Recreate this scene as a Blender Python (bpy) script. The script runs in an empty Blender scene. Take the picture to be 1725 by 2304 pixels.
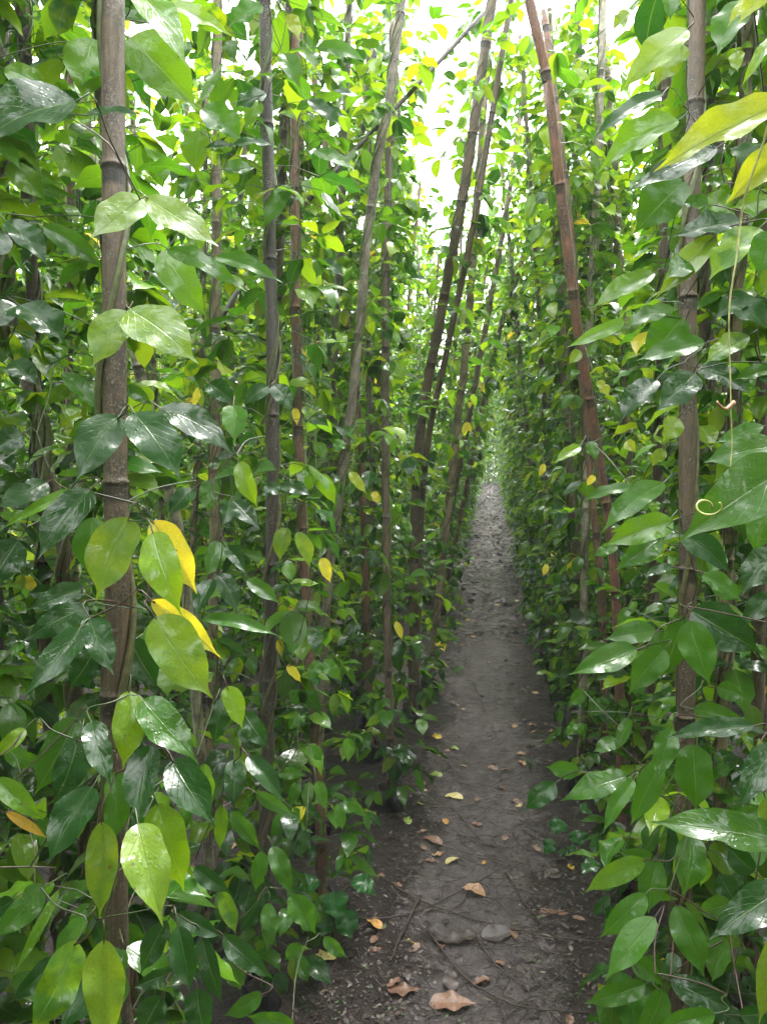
import bpy, math, random
import numpy as np
from mathutils import Vector, Matrix

SC = bpy.context.scene
COL = SC.collection
R = math.radians
rng = np.random.default_rng(7)
random.seed(7)

# ------------------------------------------------------------------ camera
CAM_H = 1.5
FPX = 1740.0                       # focal length in pixels of the 1725 x 2304 picture
cam_d = bpy.data.cameras.new('camera')
cam = bpy.data.objects.new('camera', cam_d)
COL.objects.link(cam)
cam.location = (0, 0, CAM_H)
cam.rotation_euler = (R(90 - 4.82), 0, R(8.0))
cam_d.sensor_fit = 'VERTICAL'
cam_d.angle = 2 * math.atan(1152 / FPX)
cam_d.clip_start = 0.02
cam_d.clip_end = 500
SC.camera = cam
CM = np.array(Matrix.Rotation(R(8.0), 3, 'Z') @ Matrix.Rotation(R(90 - 4.82), 3, 'X'))
CP = np.array([0, 0, CAM_H])

# ------------------------------------------------------------------ world, sun, exposure
w = bpy.data.worlds.new('World')
SC.world = w
w.use_nodes = True
nt = w.node_tree
nt.nodes.clear()
out = nt.nodes.new('ShaderNodeOutputWorld')
bg = nt.nodes.new('ShaderNodeBackground')
sky = nt.nodes.new('ShaderNodeTexSky')
sky.sky_type = 'NISHITA'
sky.sun_disc = False
sky.sun_elevation = R(62)
sky.sun_rotation = R(15)
sky.air_density = 1.0
sky.dust_density = 4.0
hsv = nt.nodes.new('ShaderNodeHueSaturation')
hsv.inputs['Saturation'].default_value = 0.14
nt.links.new(sky.outputs[0], hsv.inputs['Color'])
mixw = nt.nodes.new('ShaderNodeMixRGB')
mixw.inputs[0].default_value = 0.6
mixw.inputs[2].default_value = (9.2, 9.4, 9.4, 1)     # bright even cloud
nt.links.new(hsv.outputs[0], mixw.inputs[1])
nt.links.new(mixw.outputs[0], bg.inputs['Color'])
bg.inputs['Strength'].default_value = 0.15
nt.links.new(bg.outputs[0], out.inputs['Surface'])
sun_d = bpy.data.lights.new('sun', 'SUN')
sun_d.energy = 1.0
sun_d.angle = R(25)
sun_d.color = (1, 0.97, 0.92)
sun = bpy.data.objects.new('sun', sun_d)
COL.objects.link(sun)
sun.rotation_euler = (R(28), 0, R(-15 + 180))
SC.view_settings.view_transform = 'Standard'
SC.view_settings.look = 'None'
SC.view_settings.gamma = 1
SC.view_settings.exposure = 2.8
SC.cycles.use_denoising = True
SC.cycles.max_bounces = 8
SC.cycles.diffuse_bounces = 5
SC.cycles.glossy_bounces = 3
SC.cycles.transmission_bounces = 4
SC.cycles.sample_clamp_indirect = 6

# ------------------------------------------------------------------ helpers
def unproj(x, y, z):
    """source-picture pixel and depth along the view axis -> world point"""
    return CP + CM @ np.array([(x - 862.5) / FPX * z, -(y - 1152) / FPX * z, -z])

def proj(p):
    q = CM.T @ (np.asarray(p) - CP)
    return np.array([862.5 + FPX * q[0] / -q[2], 1152 - FPX * q[1] / -q[2]]), -q[2]

def unit(v):
    v = np.asarray(v, float)
    return v / max(np.linalg.norm(v), 1e-9)

def units(a):
    return a / np.maximum(np.linalg.norm(a, axis=-1, keepdims=True), 1e-9)

class MB:
    """collects vertices, faces, per-vertex colour and uv for one mesh"""
    def __init__(s):
        s.v = []; s.c = []; s.uv = []; s.q = []; s.n = 0
    def add(s, v, quads, c=None, uv=None):
        v = np.asarray(v, float).reshape(-1, 3)
        s.v.append(v)
        if c is None: c = (1, 1, 1, 1)
        c = np.asarray(c, float)
        if c.ndim == 1: c = np.repeat(c[None], len(v), 0)
        s.c.append(c)
        s.uv.append(np.zeros((len(v), 2)) if uv is None else np.asarray(uv, float))
        s.q.append(np.asarray(quads, np.int64) + s.n)
        s.n += len(v)
    def mesh(s, name, mat, smooth=True):
        v = np.concatenate(s.v); q = np.concatenate(s.q); c = np.concatenate(s.c); uv = np.concatenate(s.uv)
        me = bpy.data.meshes.new(name)
        me.vertices.add(len(v)); me.vertices.foreach_set('co', v.astype(np.float32).ravel())
        lv = q.ravel()
        me.loops.add(len(lv)); me.loops.foreach_set('vertex_index', lv.astype(np.int32))
        me.polygons.add(len(q))
        me.polygons.foreach_set('loop_start', np.arange(0, len(lv), 4, dtype=np.int32))
        me.update(calc_edges=True)
        if smooth: me.polygons.foreach_set('use_smooth', np.ones(len(q), bool))
        at = me.color_attributes.new('tint', 'FLOAT_COLOR', 'POINT')
        at.data.foreach_set('color', c.astype(np.float32).ravel())
        ul = me.uv_layers.new(name='UVMap')
        ul.data.foreach_set('uv', uv[lv].astype(np.float32).ravel())
        me.validate()
        me.materials.append(mat)
        return me
    def obj(s, name, mat, parent=None, smooth=True):
        return link(name, s.mesh(name, mat, smooth), parent)

def link(name, me, parent=None):
    o = bpy.data.objects.new(name, me)
    COL.objects.link(o)
    if parent is not None: o.parent = parent
    return o

def tag(o, label=None, cat=None, group=None, kind=None):
    if label: o['label'] = label
    if cat: o['category'] = cat
    if group: o['group'] = group
    if kind: o['kind'] = kind
    return o

def empty(name, loc=(0, 0, 0)):
    o = bpy.data.objects.new(name, None)
    o.empty_display_size = 0.05
    COL.objects.link(o)
    o.location = loc
    return o

def smooth_path(pts, n):
    """Catmull-Rom through pts, n samples"""
    P = np.asarray(pts, float)
    if len(P) == 2: 
        t = np.linspace(0, 1, n)[:, None]
        return P[0] * (1 - t) + P[1] * t
    P = np.vstack([2 * P[0] - P[1], P, 2 * P[-1] - P[-2]])
    d = np.linalg.norm(np.diff(P[1:-1], axis=0), axis=1)
    s = np.concatenate([[0], np.cumsum(d)])
    o = []
    for q in np.linspace(0, s[-1], n):
        i = min(int(np.searchsorted(s, q, 'right')) - 1, len(d) - 1)
        t = (q - s[i]) / max(d[i], 1e-9)
        a, b, c, e = P[i], P[i + 1], P[i + 2], P[i + 3]
        o.append(0.5 * ((2 * b) + (c - a) * t + (2 * a - 5 * b + 4 * c - e) * t * t + (3 * b - a - 3 * c + e) * t ** 3))
    return np.array(o)

def frames(path):
    T = units(np.gradient(path, axis=0))
    ref = np.array([0.0, 0.0, 1.0])
    if abs(T[0] @ ref) > 0.8: ref = np.array([1.0, 0.0, 0.0])
    N = []; n = ref
    for t in T:
        n = n - t * (n @ t)
        n = unit(n); N.append(n)
    N = np.array(N)
    return T, N, np.cross(T, N)

def tube(mb, path, rad, ns=8, col=(1, 1, 1, 1), cap=True):
    path = np.asarray(path, float); m = len(path)
    rad = np.broadcast_to(np.asarray(rad, float), (m,))
    T, N, B = frames(path)
    a = np.linspace(0, 2 * math.pi, ns, endpoint=False)
    ring = np.cos(a)[None, :, None] * N[:, None] + np.sin(a)[None, :, None] * B[:, None]
    v = path[:, None] + ring * rad[:, None, None]
    q = []
    for i in range(m - 1):
        for j in range(ns):
            k = (j + 1) % ns
            q.append((i * ns + j, i * ns + k, (i + 1) * ns + k, (i + 1) * ns + j))
    v = v.reshape(-1, 3)
    c = np.asarray(col, float)
    if c.ndim == 2: c = np.repeat(c, ns, 0)
    if cap:
        b = len(v)
        v = np.vstack([v, path[0], path[-1]])
        for j in range(0, ns, 2):
            q.append((b, (j + 2) % ns, (j + 1) % ns, j))
            o = (m - 1) * ns
            q.append((b + 1, o + j, o + j + 1, o + (j + 2) % ns))
        if c.ndim == 2: c = np.vstack([c, c[0], c[-1]])
    mb.add(v, q, c)

# ------------------------------------------------------------------ materials
def new_mat(name):
    m = bpy.data.materials.new(name)
    m.use_nodes = True
    n = m.node_tree
    n.nodes.clear()
    o = n.nodes.new('ShaderNodeOutputMaterial')
    return m, n, o

def N(n, kind, **kw):
    x = n.nodes.new(kind)
    for k, v in kw.items():
        if k in x.inputs: x.inputs[k].default_value = v
        else: setattr(x, k, v)
    return x

def ramp(n, fac, stops):
    r = n.nodes.new('ShaderNodeValToRGB')
    e = r.color_ramp.elements
    while len(e) < len(stops): e.new(0.5)
    for i, (p, c) in enumerate(stops):
        e[i].position = p
        e[i].color = (c, c, c, 1) if not isinstance(c, tuple) else (*c[:3], 1)
    n.links.new(fac, r.inputs[0])
    return r.outputs[0]

def math_(n, op, a, b=None, c=None):
    m = n.nodes.new('ShaderNodeMath'); m.operation = op
    for i, x in enumerate((a, b, c)):
        if x is None: continue
        if isinstance(x, (int, float)): m.inputs[i].default_value = x
        else: n.links.new(x, m.inputs[i])
    return m.outputs[0]

def mixc(n, fac, a, b, mode='MIX'):
    m = n.nodes.new('ShaderNodeMixRGB'); m.blend_type = mode
    for i, x in enumerate((fac, a, b)):
        if isinstance(x, (int, float)): m.inputs[i].default_value = x
        elif isinstance(x, tuple): m.inputs[i].default_value = (*x[:3], 1)
        else: n.links.new(x, m.inputs[i])
    return m.outputs[0]

def leaf_material(name, drops=True, rough=0.42, trans=0.42, coat=0.75):
    m, n, o = new_mat(name)
    L = n.links.new
    at = N(n, 'ShaderNodeAttribute', attribute_name='tint')
    uv = n.nodes.new('ShaderNodeUVMap')
    sep = n.nodes.new('ShaderNodeSeparateXYZ'); L(uv.outputs[0], sep.inputs[0])
    tc = n.nodes.new('ShaderNodeTexCoord')
    ax = math_(n, 'ABSOLUTE', math_(n, 'SUBTRACT', sep.outputs[0], 0.5))
    midrib = ramp(n, ax, [(0.0, 1.0), (0.022, 0.0)])
    ph = math_(n, 'ADD', math_(n, 'MULTIPLY', sep.outputs[1], 7.0), math_(n, 'MULTIPLY', ax, -5.5))
    fr = math_(n, 'ABSOLUTE', math_(n, 'SUBTRACT', math_(n, 'FRACT', ph), 0.5))
    vein = math_(n, 'MULTIPLY', ramp(n, fr, [(0.0, 1.0), (0.05, 0.0)]), 0.7)
    ns = N(n, 'ShaderNodeTexNoise', Scale=38.0, Detail=3.0)
    L(tc.outputs['Object'], ns.inputs['Vector'])
    ns2 = N(n, 'ShaderNodeTexNoise', Scale=420.0, Detail=2.0)
    L(tc.outputs['Object'], ns2.inputs['Vector'])
    # blotchy pigment: alpha of the tint says how mottled the leaf is
    blot = ramp(n, ns.outputs[0], [(0.44, 0.0), (0.58, 1.0)])
    blot = math_(n, 'MULTIPLY', blot, at.outputs['Alpha'])
    base = mixc(n, blot, at.outputs['Color'], (0.035, 0.12, 0.015))
    base = mixc(n, math_(n, 'MULTIPLY', math_(n, 'SUBTRACT', ns2.outputs[0], 0.5), 0.5), base, (1, 1, 1), 'MULTIPLY') if False else base
    lum = ramp(n, ns2.outputs[0], [(0.25, 0.86), (0.75, 1.12)])
    base = mixc(n, 1.0, base, lum, 'MULTIPLY')
    ag = N(n, 'ShaderNodeTexNoise', Scale=17.0, Detail=2.0); L(tc.outputs['Object'], ag.inputs['Vector'])
    base = mixc(n, ramp(n, ag.outputs[0], [(0.5, 0.0), (0.75, 0.25)]), base, mixc(n, 1.0, base, (1.9, 1.35, 0.8), 'MULTIPLY'))
    sv = N(n, 'ShaderNodeTexVoronoi', Scale=55.0); L(tc.outputs['Object'], sv.inputs['Vector'])
    spot = math_(n, 'MULTIPLY', ramp(n, sv.outputs['Distance'], [(0.07, 1.0), (0.12, 0.0)]), ramp(n, ns.outputs[0], [(0.56, 0.0), (0.62, 0.8)]))
    base = mixc(n, spot, base, (0.09, 0.05, 0.015))
    dull = mixc(n, 0.5, base, (0.14, 0.26, 0.06))
    base = mixc(n, math_(n, 'MULTIPLY', vein, 0.35), base, dull)
    base = mixc(n, math_(n, 'MULTIPLY', midrib, 0.5), base, (0.16, 0.27, 0.07))
    # relief: veins sunk, puckered lamina, rain drops
    h = math_(n, 'MULTIPLY', math_(n, 'ADD', midrib, math_(n, 'MULTIPLY', vein, 0.6)), -0.0006)
    h = math_(n, 'ADD', h, math_(n, 'MULTIPLY', ns.outputs[0], 0.0030))
    rv = ramp(n, ns.outputs[0], [(0.35, rough * 0.55), (0.65, rough * 1.25)])
    if drops:
        vo = N(n, 'ShaderNodeTexVoronoi', Scale=170.0)
        L(tc.outputs['Object'], vo.inputs['Vector'])
        msk = N(n, 'ShaderNodeTexNoise', Scale=28.0)
        L(tc.outputs['Object'], msk.inputs['Vector'])
        size = math_(n, 'MULTIPLY', ramp(n, msk.outputs[0], [(0.48, 0.0), (0.66, 1.0)]), 0.36)
        dr = math_(n, 'MAXIMUM', math_(n, 'SUBTRACT', size, vo.outputs['Distance']), 0.0)
        dome = math_(n, 'SQRT', dr)
        h = math_(n, 'ADD', h, math_(n, 'MULTIPLY', dome, 0.0012))
        h = math_(n, 'ADD', h, math_(n, 'MULTIPLY', ns2.outputs[0], 0.00012))
    bp = N(n, 'ShaderNodeBump', Strength=0.9, Distance=1.0)
    L(h, bp.inputs['Height'])
    pb = n.nodes.new('ShaderNodeBsdfPrincipled')
    L(base, pb.inputs['Base Color']); L(rv, pb.inputs['Roughness']); L(bp.outputs[0], pb.inputs['Normal'])
    pb.inputs['Specular IOR Level'].default_value = 0.12
    pb.inputs['Coat IOR'].default_value = 1.65
    wn = N(n, 'ShaderNodeTexNoise', Scale=26.0, Detail=4.0, Roughness=0.6)
    L(tc.outputs['Object'], wn.inputs['Vector'])
    wl = N(n, 'ShaderNodeTexNoise', Scale=7.0, Detail=1.0); L(tc.outputs['Object'], wl.inputs['Vector'])
    L(math_(n, 'MULTIPLY', ramp(n, wn.outputs[0], [(0.42, coat * .08), (0.54, coat * 1.2)]), ramp(n, wl.outputs[0], [(0.38, 0.25), (0.55, 1.0)])), pb.inputs['Coat Weight'])
    pb.inputs['Coat Roughness'].default_value = 0.10
    bc = N(n, 'ShaderNodeBump', Strength=0.55, Distance=1.0)
    L(h, bc.inputs['Height'])
    L(bc.outputs[0], pb.inputs['Coat Normal'])
    tr = n.nodes.new('ShaderNodeBsdfTranslucent')
    tcol = mixc(n, 1.0, base, (2.4, 2.05, 0.9), 'MULTIPLY')
    L(tcol, tr.inputs['Color'])
    mx = n.nodes.new('ShaderNodeMixShader'); mx.inputs[0].default_value = trans
    L(pb.outputs[0], mx.inputs[1]); L(tr.outputs[0], mx.inputs[2])
    L(mx.outputs[0], o.inputs['Surface'])
    return m

def bamboo_material():
    m, n, o = new_mat('bamboo')
    L = n.links.new
    at = N(n, 'ShaderNodeAttribute', attribute_name='tint')
    oi = n.nodes.new('ShaderNodeObjectInfo')
    tc = n.nodes.new('ShaderNodeTexCoord')
    mp = n.nodes.new('ShaderNodeMapping'); mp.inputs['Scale'].default_value = (1, 1, 0.07)
    L(tc.outputs['Object'], mp.inputs['Vector'])
    st = N(n, 'ShaderNodeTexNoise', Scale=260.0, Detail=4.0); L(mp.outputs[0], st.inputs['Vector'])
    bl = N(n, 'ShaderNodeTexNoise', Scale=13.0, Detail=6.0, Roughness=0.7); L(tc.outputs['Object'], bl.inputs['Vector'])
    sp = N(n, 'ShaderNodeTexNoise', Scale=230.0, Detail=6.0, Roughness=0.75); L(tc.outputs['Object'], sp.inputs['Vector'])
    base = mixc(n, 1.0, oi.outputs['Color'], at.outputs['Color'], 'MULTIPLY')
    base = mixc(n, 1.0, base, ramp(n, st.outputs[0], [(0.3, 0.62), (0.7, 1.35)]), 'MULTIPLY')
    base = mixc(n, ramp(n, bl.outputs[0], [(0.40, 0.0), (0.62, 0.85)]), base, (0.030, 0.021, 0.016))
    spk = math_(n, 'MULTIPLY', ramp(n, sp.outputs[0], [(0.53, 0.0), (0.62, 0.7)]), ramp(n, bl.outputs[0], [(0.46, 0.0), (0.54, 0.8)]))
    base = mixc(n, math_(n, 'MULTIPLY', spk, at.outputs['Alpha']), base, (0.36, 0.32, 0.27))
    bp = N(n, 'ShaderNodeBump', Strength=0.6, Distance=0.003)
    L(math_(n, 'ADD', st.outputs[0], sp.outputs[0]), bp.inputs['Height'])
    pb = n.nodes.new('ShaderNodeBsdfPrincipled')
    L(base, pb.inputs['Base Color']); L(bp.outputs[0], pb.inputs['Normal'])
    L(ramp(n, bl.outputs[0], [(0.3, 0.5), (0.7, 0.3)]), pb.inputs['Roughness'])
    pb.inputs['Specular IOR Level'].default_value = 0.4
    L(pb.outputs[0], o.inputs['Surface'])
    return m

def stem_material():
    m, n, o = new_mat('vine_stem')
    L = n.links.new
    at = N(n, 'ShaderNodeAttribute', attribute_name='tint')
    tc = n.nodes.new('ShaderNodeTexCoord')
    ns = N(n, 'ShaderNodeTexNoise', Scale=90.0, Detail=4.0); L(tc.outputs['Object'], ns.inputs['Vector'])
    base = mixc(n, 1.0, at.outputs['Color'], ramp(n, ns.outputs[0], [(0.3, 0.6), (0.7, 1.4)]), 'MULTIPLY')
    bp = N(n, 'ShaderNodeBump', Strength=0.5, Distance=0.002); L(ns.outputs[0], bp.inputs['Height'])
    pb = n.nodes.new('ShaderNodeBsdfPrincipled')
    L(base, pb.inputs['Base Color']); L(bp.outputs[0], pb.inputs['Normal'])
    pb.inputs['Roughness'].default_value = 0.42
    L(pb.outputs[0], o.inputs['Surface'])
    return m

def mud_material():
    m, n, o = new_mat('wet_mud')
    L = n.links.new
    tc = n.nodes.new('ShaderNodeTexCoord')
    sep = n.nodes.new('ShaderNodeSeparateXYZ'); L(tc.outputs['Object'], sep.inputs[0])
    big = N(n, 'ShaderNodeTexNoise', Scale=3.2, Detail=5.0, Roughness=0.6); L(tc.outputs['Object'], big.inputs['Vector'])
    med = N(n, 'ShaderNodeTexNoise', Scale=20.0, Detail=10.0, Roughness=0.78); L(tc.outputs['Object'], med.inputs['Vector'])
    fin = N(n, 'ShaderNodeTexNoise', Scale=160.0, Detail=6.0, Roughness=0.75); L(tc.outputs['Object'], fin.inputs['Vector'])
    vo = N(n, 'ShaderNodeTexVoronoi', Scale=75.0); L(tc.outputs['Object'], vo.inputs['Vector'])
    # trodden smooth band along the middle of the path: less litter
    band = math_(n, 'ABSOLUTE', math_(n, 'ADD', sep.outputs[0], 0.02))
    bandm = ramp(n, math_(n, 'ADD', band, math_(n, 'MULTIPLY', math_(n, 'SUBTRACT', big.outputs[0], 0.5), 0.5)), [(0.07, 1.0), (0.32, 0.0)])
    grey = mixc(n, ramp(n, med.outputs[0], [(0.35, 0.0), (0.65, 1.0)]), (0.125, 0.105, 0.106), (0.28, 0.238, 0.240))
    dark = mixc(n, ramp(n, fin.outputs[0], [(0.38, 0.0), (0.62, 1.0)]), (0.014, 0.010, 0.010), (0.12, 0.090, 0.086))
    sel = math_(n, 'ADD', math_(n, 'MULTIPLY', bandm, 0.34), math_(n, 'MULTIPLY', med.outputs[0], 0.72))
    base = mixc(n, ramp(n, sel, [(0.46, 0.0), (0.56, 1.0)]), dark, grey)
    base = mixc(n, math_(n, 'MULTIPLY', ramp(n, vo.outputs['Distance'], [(0.12, 1.0), (0.3, 0.0)]), ramp(n, med.outputs[0], [(0.5, 0.0), (0.6, 0.8)])), base, (0.03, 0.022, 0.018))
    h = math_(n, 'ADD', math_(n, 'MULTIPLY', med.outputs[0], 1.0), math_(n, 'MULTIPLY', fin.outputs[0], 0.35))
    bp = N(n, 'ShaderNodeBump', Strength=1.0, Distance=0.03); L(h, bp.inputs['Height'])
    pb = n.nodes.new('ShaderNodeBsdfPrincipled')
    L(base, pb.inputs['Base Color']); L(bp.outputs[0], pb.inputs['Normal'])
    L(ramp(n, math_(n, 'SUBTRACT', sel, math_(n, 'MULTIPLY', fin.outputs[0], 0.1)), [(0.3, 0.42), (0.62, 0.17)]), pb.inputs['Roughness'])
    pb.inputs['Specular IOR Level'].default_value = 0.45
    L(pb.outputs[0], o.inputs['Surface'])
    return m

def plain_material(name, rough=0.5, spec=0.5, scale=60.0, lo=0.6, hi=1.4, bump=0.002, thin=False):
    m, n, o = new_mat(name)
    L = n.links.new
    at = N(n, 'ShaderNodeAttribute', attribute_name='tint')
    tc = n.nodes.new('ShaderNodeTexCoord')
    ns = N(n, 'ShaderNodeTexNoise', Scale=scale, Detail=5.0, Roughness=0.65); L(tc.outputs['Object'], ns.inputs['Vector'])
    base = mixc(n, 1.0, at.outputs['Color'], ramp(n, ns.outputs[0], [(0.3, lo), (0.7, hi)]), 'MULTIPLY')
    bp = N(n, 'ShaderNodeBump', Strength=0.6, Distance=bump); L(ns.outputs[0], bp.inputs['Height'])
    pb = n.nodes.new('ShaderNodeBsdfPrincipled')
    L(base, pb.inputs['Base Color']); L(bp.outputs[0], pb.inputs['Normal'])
    pb.inputs['Roughness'].default_value = rough
    pb.inputs['Specular IOR Level'].default_value = spec
    L(pb.outputs[0], o.inputs['Surface'])
    return m

M_LEAF = leaf_material('leaf_wet', True)
M_FAR = leaf_material('leaf_far', False, rough=0.34)
M_BAMBOO = bamboo_material()
M_STEM = stem_material()
M_MUD = mud_material()
M_BAG = plain_material('black_polythene', 0.28, 0.6, 40, 0.5, 1.6, 0.006)
M_SOIL = plain_material('soil', 0.8, 0.3, 90, 0.5, 1.5, 0.008)
M_FALLEN = plain_material('fallen_leaf', 0.42, 0.5, 110, 0.55, 1.35, 0.003)
M_TWIG = plain_material('dead_twig', 0.5, 0.4, 120, 0.6, 1.4, 0.002)

# ------------------------------------------------------------------ leaves
PT = np.array([0, .03, .08, .16, .26, .38, .50, .61, .71, .79, .85, .895, .935, .97, 1.0])
PW = np.array([.02, .32, .60, .84, .96, 1.0, .965, .86, .68, .45, .24, .12, .07, .045, .010])
def template(t, nw):
    """grid on the unit leaf: returns (across -0.5..0.5 of the width, along 0..1), quads"""
    t = np.asarray(t, float)
    hw = np.interp(t, PT, PW) * 0.5
    s = np.linspace(-1, 1, nw)
    X = hw[:, None] * s[None]
    Y = np.repeat(t[:, None], nw, 1)
    S = np.repeat(s[None], len(t), 0)
    q = []
    for i in range(len(t) - 1):
        for j in range(nw - 1):
            q.append((i * nw + j, i * nw + j + 1, (i + 1) * nw + j + 1, (i + 1) * nw + j))
    return X.ravel(), Y.ravel(), S.ravel(), np.array(q)
T_HI = template(np.unique(np.concatenate([PT, [.12, .21, .32, .44, .56, .675, .775, .85]])), 9)
T_MID = template([0, .08, .22, .4, .6, .78, .9, 1.0], 5)
T_LO = template([0, .14, .45, .78, 1.0], 3)

def add_leaves(mb, tpl, B, A, NRM, L, W, C, arch=None, fold=None, wave=None, curl=None, r=rng):
    """N leaves at once. B base, A axis, NRM upper side, L length, W width, C colour (N,4)"""
    X, Y, S, Q = tpl
    n = len(B); k = len(X)
    A = units(A); NRM = units(NRM - A * np.sum(NRM * A, 1, keepdims=True))
    Wd = np.cross(A, NRM)
    if arch is None: arch = r.uniform(0.0, 0.16, n) + (r.random(n) < .1) * r.uniform(.05, .2, n)
    if fold is None: fold = r.uniform(0.05, 0.35, n)
    if wave is None: wave = r.uniform(0.0, 0.14, n)
    if curl is None: curl = r.normal(0, 0.10, n)
    ph = r.uniform(0, 6.3, n)
    L_ = L[:, None]; W_ = W[:, None]
    z = arch[:, None] * L_ * np.sin(math.pi * Y)[None]
    z = z + fold[:, None] * np.abs(X)[None] * W_ * 0.9
    z = z + wave[:, None] * W_ * np.sin(Y[None] * 15 + ph[:, None] + np.sign(S)[None] * 1.3) * (np.abs(S) ** 1.6)[None] * np.sin(math.pi * np.clip(Y, 0, 1))[None]
    q1 = r.uniform(6, 13, (n, 1)); q2 = r.uniform(0, 6.3, (n, 1)); bite = (r.random((n, 1)) < .12) * np.exp(-((Y[None] - r.uniform(.3, .8, (n, 1))) / .07) ** 2) * (np.sign(S)[None] == np.sign(r.normal(0, 1, (n, 1)))) * .3
    x = X[None] * W_ * (1 + .06 * np.sin(Y[None] * q1 + q2 + np.sign(S)[None]) - bite) * (1 + np.sign(S)[None] * r.normal(0, .05, (n, 1))) + curl[:, None] * L_ * np.sin(math.pi * Y)[None] * 0.6
    V = B[:, None] + A[:, None] * (Y[None] * L_)[..., None] + Wd[:, None] * x[..., None] + NRM[:, None] * z[..., None]
    quads = (Q[None] + (np.arange(n) * k)[:, None, None]).reshape(-1, 4)
    uv = np.stack([S * 0.5 + 0.5, Y], 1)
    mb.add(V.reshape(-1, 3), quads, np.repeat(C, k, 0), np.tile(uv, (n, 1)))

PAL = {'d': (.014, .058, .009), 'm': (.040, .124, .009), 'b': (.085, .195, .010), 'p': (.140, .260, .010),  # b: leaf green brightened as if backlit, light put into the colour
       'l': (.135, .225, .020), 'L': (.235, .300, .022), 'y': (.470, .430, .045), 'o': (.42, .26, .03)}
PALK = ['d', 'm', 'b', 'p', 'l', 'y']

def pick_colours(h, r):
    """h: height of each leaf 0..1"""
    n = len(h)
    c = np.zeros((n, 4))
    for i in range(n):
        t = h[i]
        pr = np.array([.42 - .36 * t, .36 - .08 * t, .16 + .14 * t, .04 + .22 * t, .010 + .06 * t, .004])  # lime rises with height: young growth plus upper brightness put into colour
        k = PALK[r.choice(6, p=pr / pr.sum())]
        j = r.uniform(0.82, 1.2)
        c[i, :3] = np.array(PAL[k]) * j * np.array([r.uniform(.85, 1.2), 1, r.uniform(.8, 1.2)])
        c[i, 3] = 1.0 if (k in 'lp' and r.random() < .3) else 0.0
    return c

def vine_leaves(mb, stem, path, prad, r, tpl, lo, hi, step, size=0.105, side=None, reach=(0.05, 0.13), cols=None, drop=0.0, petiole=True, avoid=None):
    """trifoliate leaves set along a pole path"""
    seg = np.concatenate([[0], np.cumsum(np.linalg.norm(np.diff(path, axis=0), axis=1))])
    s = lo
    Bs, As, Ns, Ls, Ws, Hs = [], [], [], [], [], []
    az = r.uniform(0, 6.28)
    while s < hi:
        s += step * r.uniform(0.4, 1.6)
        az += 2.4 + r.normal(0, .5)
        if r.random() < drop: continue
        p = np.array([np.interp(s, seg, path[:, k]) for k in range(3)])
        a = az
        if side is not None and r.random() < 0.55: a = side + r.normal(0, .8)
        out_ = np.array([math.cos(a), math.sin(a), 0.0])
        lp = r.uniform(*reach)
        e = p + out_ * (prad + lp) + np.array([0, 0, r.uniform(-.02, .06)])
        if avoid is not None and avoid(e): continue
        if stem is not None and petiole:
            mid = (p + e) / 2 + np.array([0, 0, .012])
            tube(stem, [p, mid, e], [.0013, .0011, .0009], 4, (.045, .055, .018, 1), cap=False)
        droop = r.uniform(0.1, 1.25)
        L0 = size * r.uniform(.6, 1.25)
        for kk in range(3):
            if r.random() < .06: continue
            da = (0, 1.25, -1.25)[kk] + r.normal(0, .25)
            aa = a + da
            dr = droop + r.normal(0, .25) - (0.2 if kk else 0)
            ax = np.array([math.cos(aa) * math.cos(dr), math.sin(aa) * math.cos(dr), -math.sin(dr)])
            nn = np.array([0, 0, 1.0]) + r.normal(0, .28, 3) + out_ * .15
            Bs.append(e + ax * .008); As.append(ax); Ns.append(nn)
            l = L0 * (1.0 if kk == 0 else .88) * r.uniform(.9, 1.1)
            Ls.append(l); Ws.append(l * r.uniform(.42, .64)); Hs.append((s) / max(seg[-1], .1))
    if Bs:
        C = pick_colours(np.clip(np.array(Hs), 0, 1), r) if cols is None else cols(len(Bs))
        add_leaves(mb, tpl, np.array(Bs), np.array(As), np.array(Ns), np.array(Ls), np.array(Ws), C, r=r)

def helix(mb, path, prad, r, strands=2, thick=.0045, lo=0.0, pitch=.26, ns=6, step=.02):
    seg = np.concatenate([[0], np.cumsum(np.linalg.norm(np.diff(path, axis=0), axis=1))])
    T, Nn, B = frames(path)
    for k in range(strands):
        s = np.arange(lo, seg[-1] - .02, step)
        a0 = r.uniform(0, 6.28); pt = pitch * r.uniform(.8, 1.5)
        th = thick * r.uniform(.6, 1.15)
        ang = a0 + 2 * math.pi * s / pt + .5 * np.sin(s * 3 + a0)
        P = np.stack([np.interp(s, seg, path[:, j]) for j in range(3)], 1)
        n_ = np.stack([np.interp(s, seg, Nn[:, j]) for j in range(3)], 1)
        b_ = np.stack([np.interp(s, seg, B[:, j]) for j in range(3)], 1)
        rr = (np.interp(s, seg, prad) if np.ndim(prad) else prad) + th * .7
        rr = rr + .002 * np.sin(s * 17 + a0)
        P = P + (n_ * np.cos(ang)[:, None] + b_ * np.sin(ang)[:, None]) * np.reshape(rr, (-1, 1))
        f = np.clip(s / max(seg[-1], .1) * 1.5, 0, 1)[:, None]
        c = np.hstack([np.array([.10, .062, .038]) * (1 - f) + np.array([.075, .095, .03]) * f, np.ones((len(s), 1))])
        tube(mb, P, th * np.linspace(1.25, .7, len(s)), ns, c)

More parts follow.
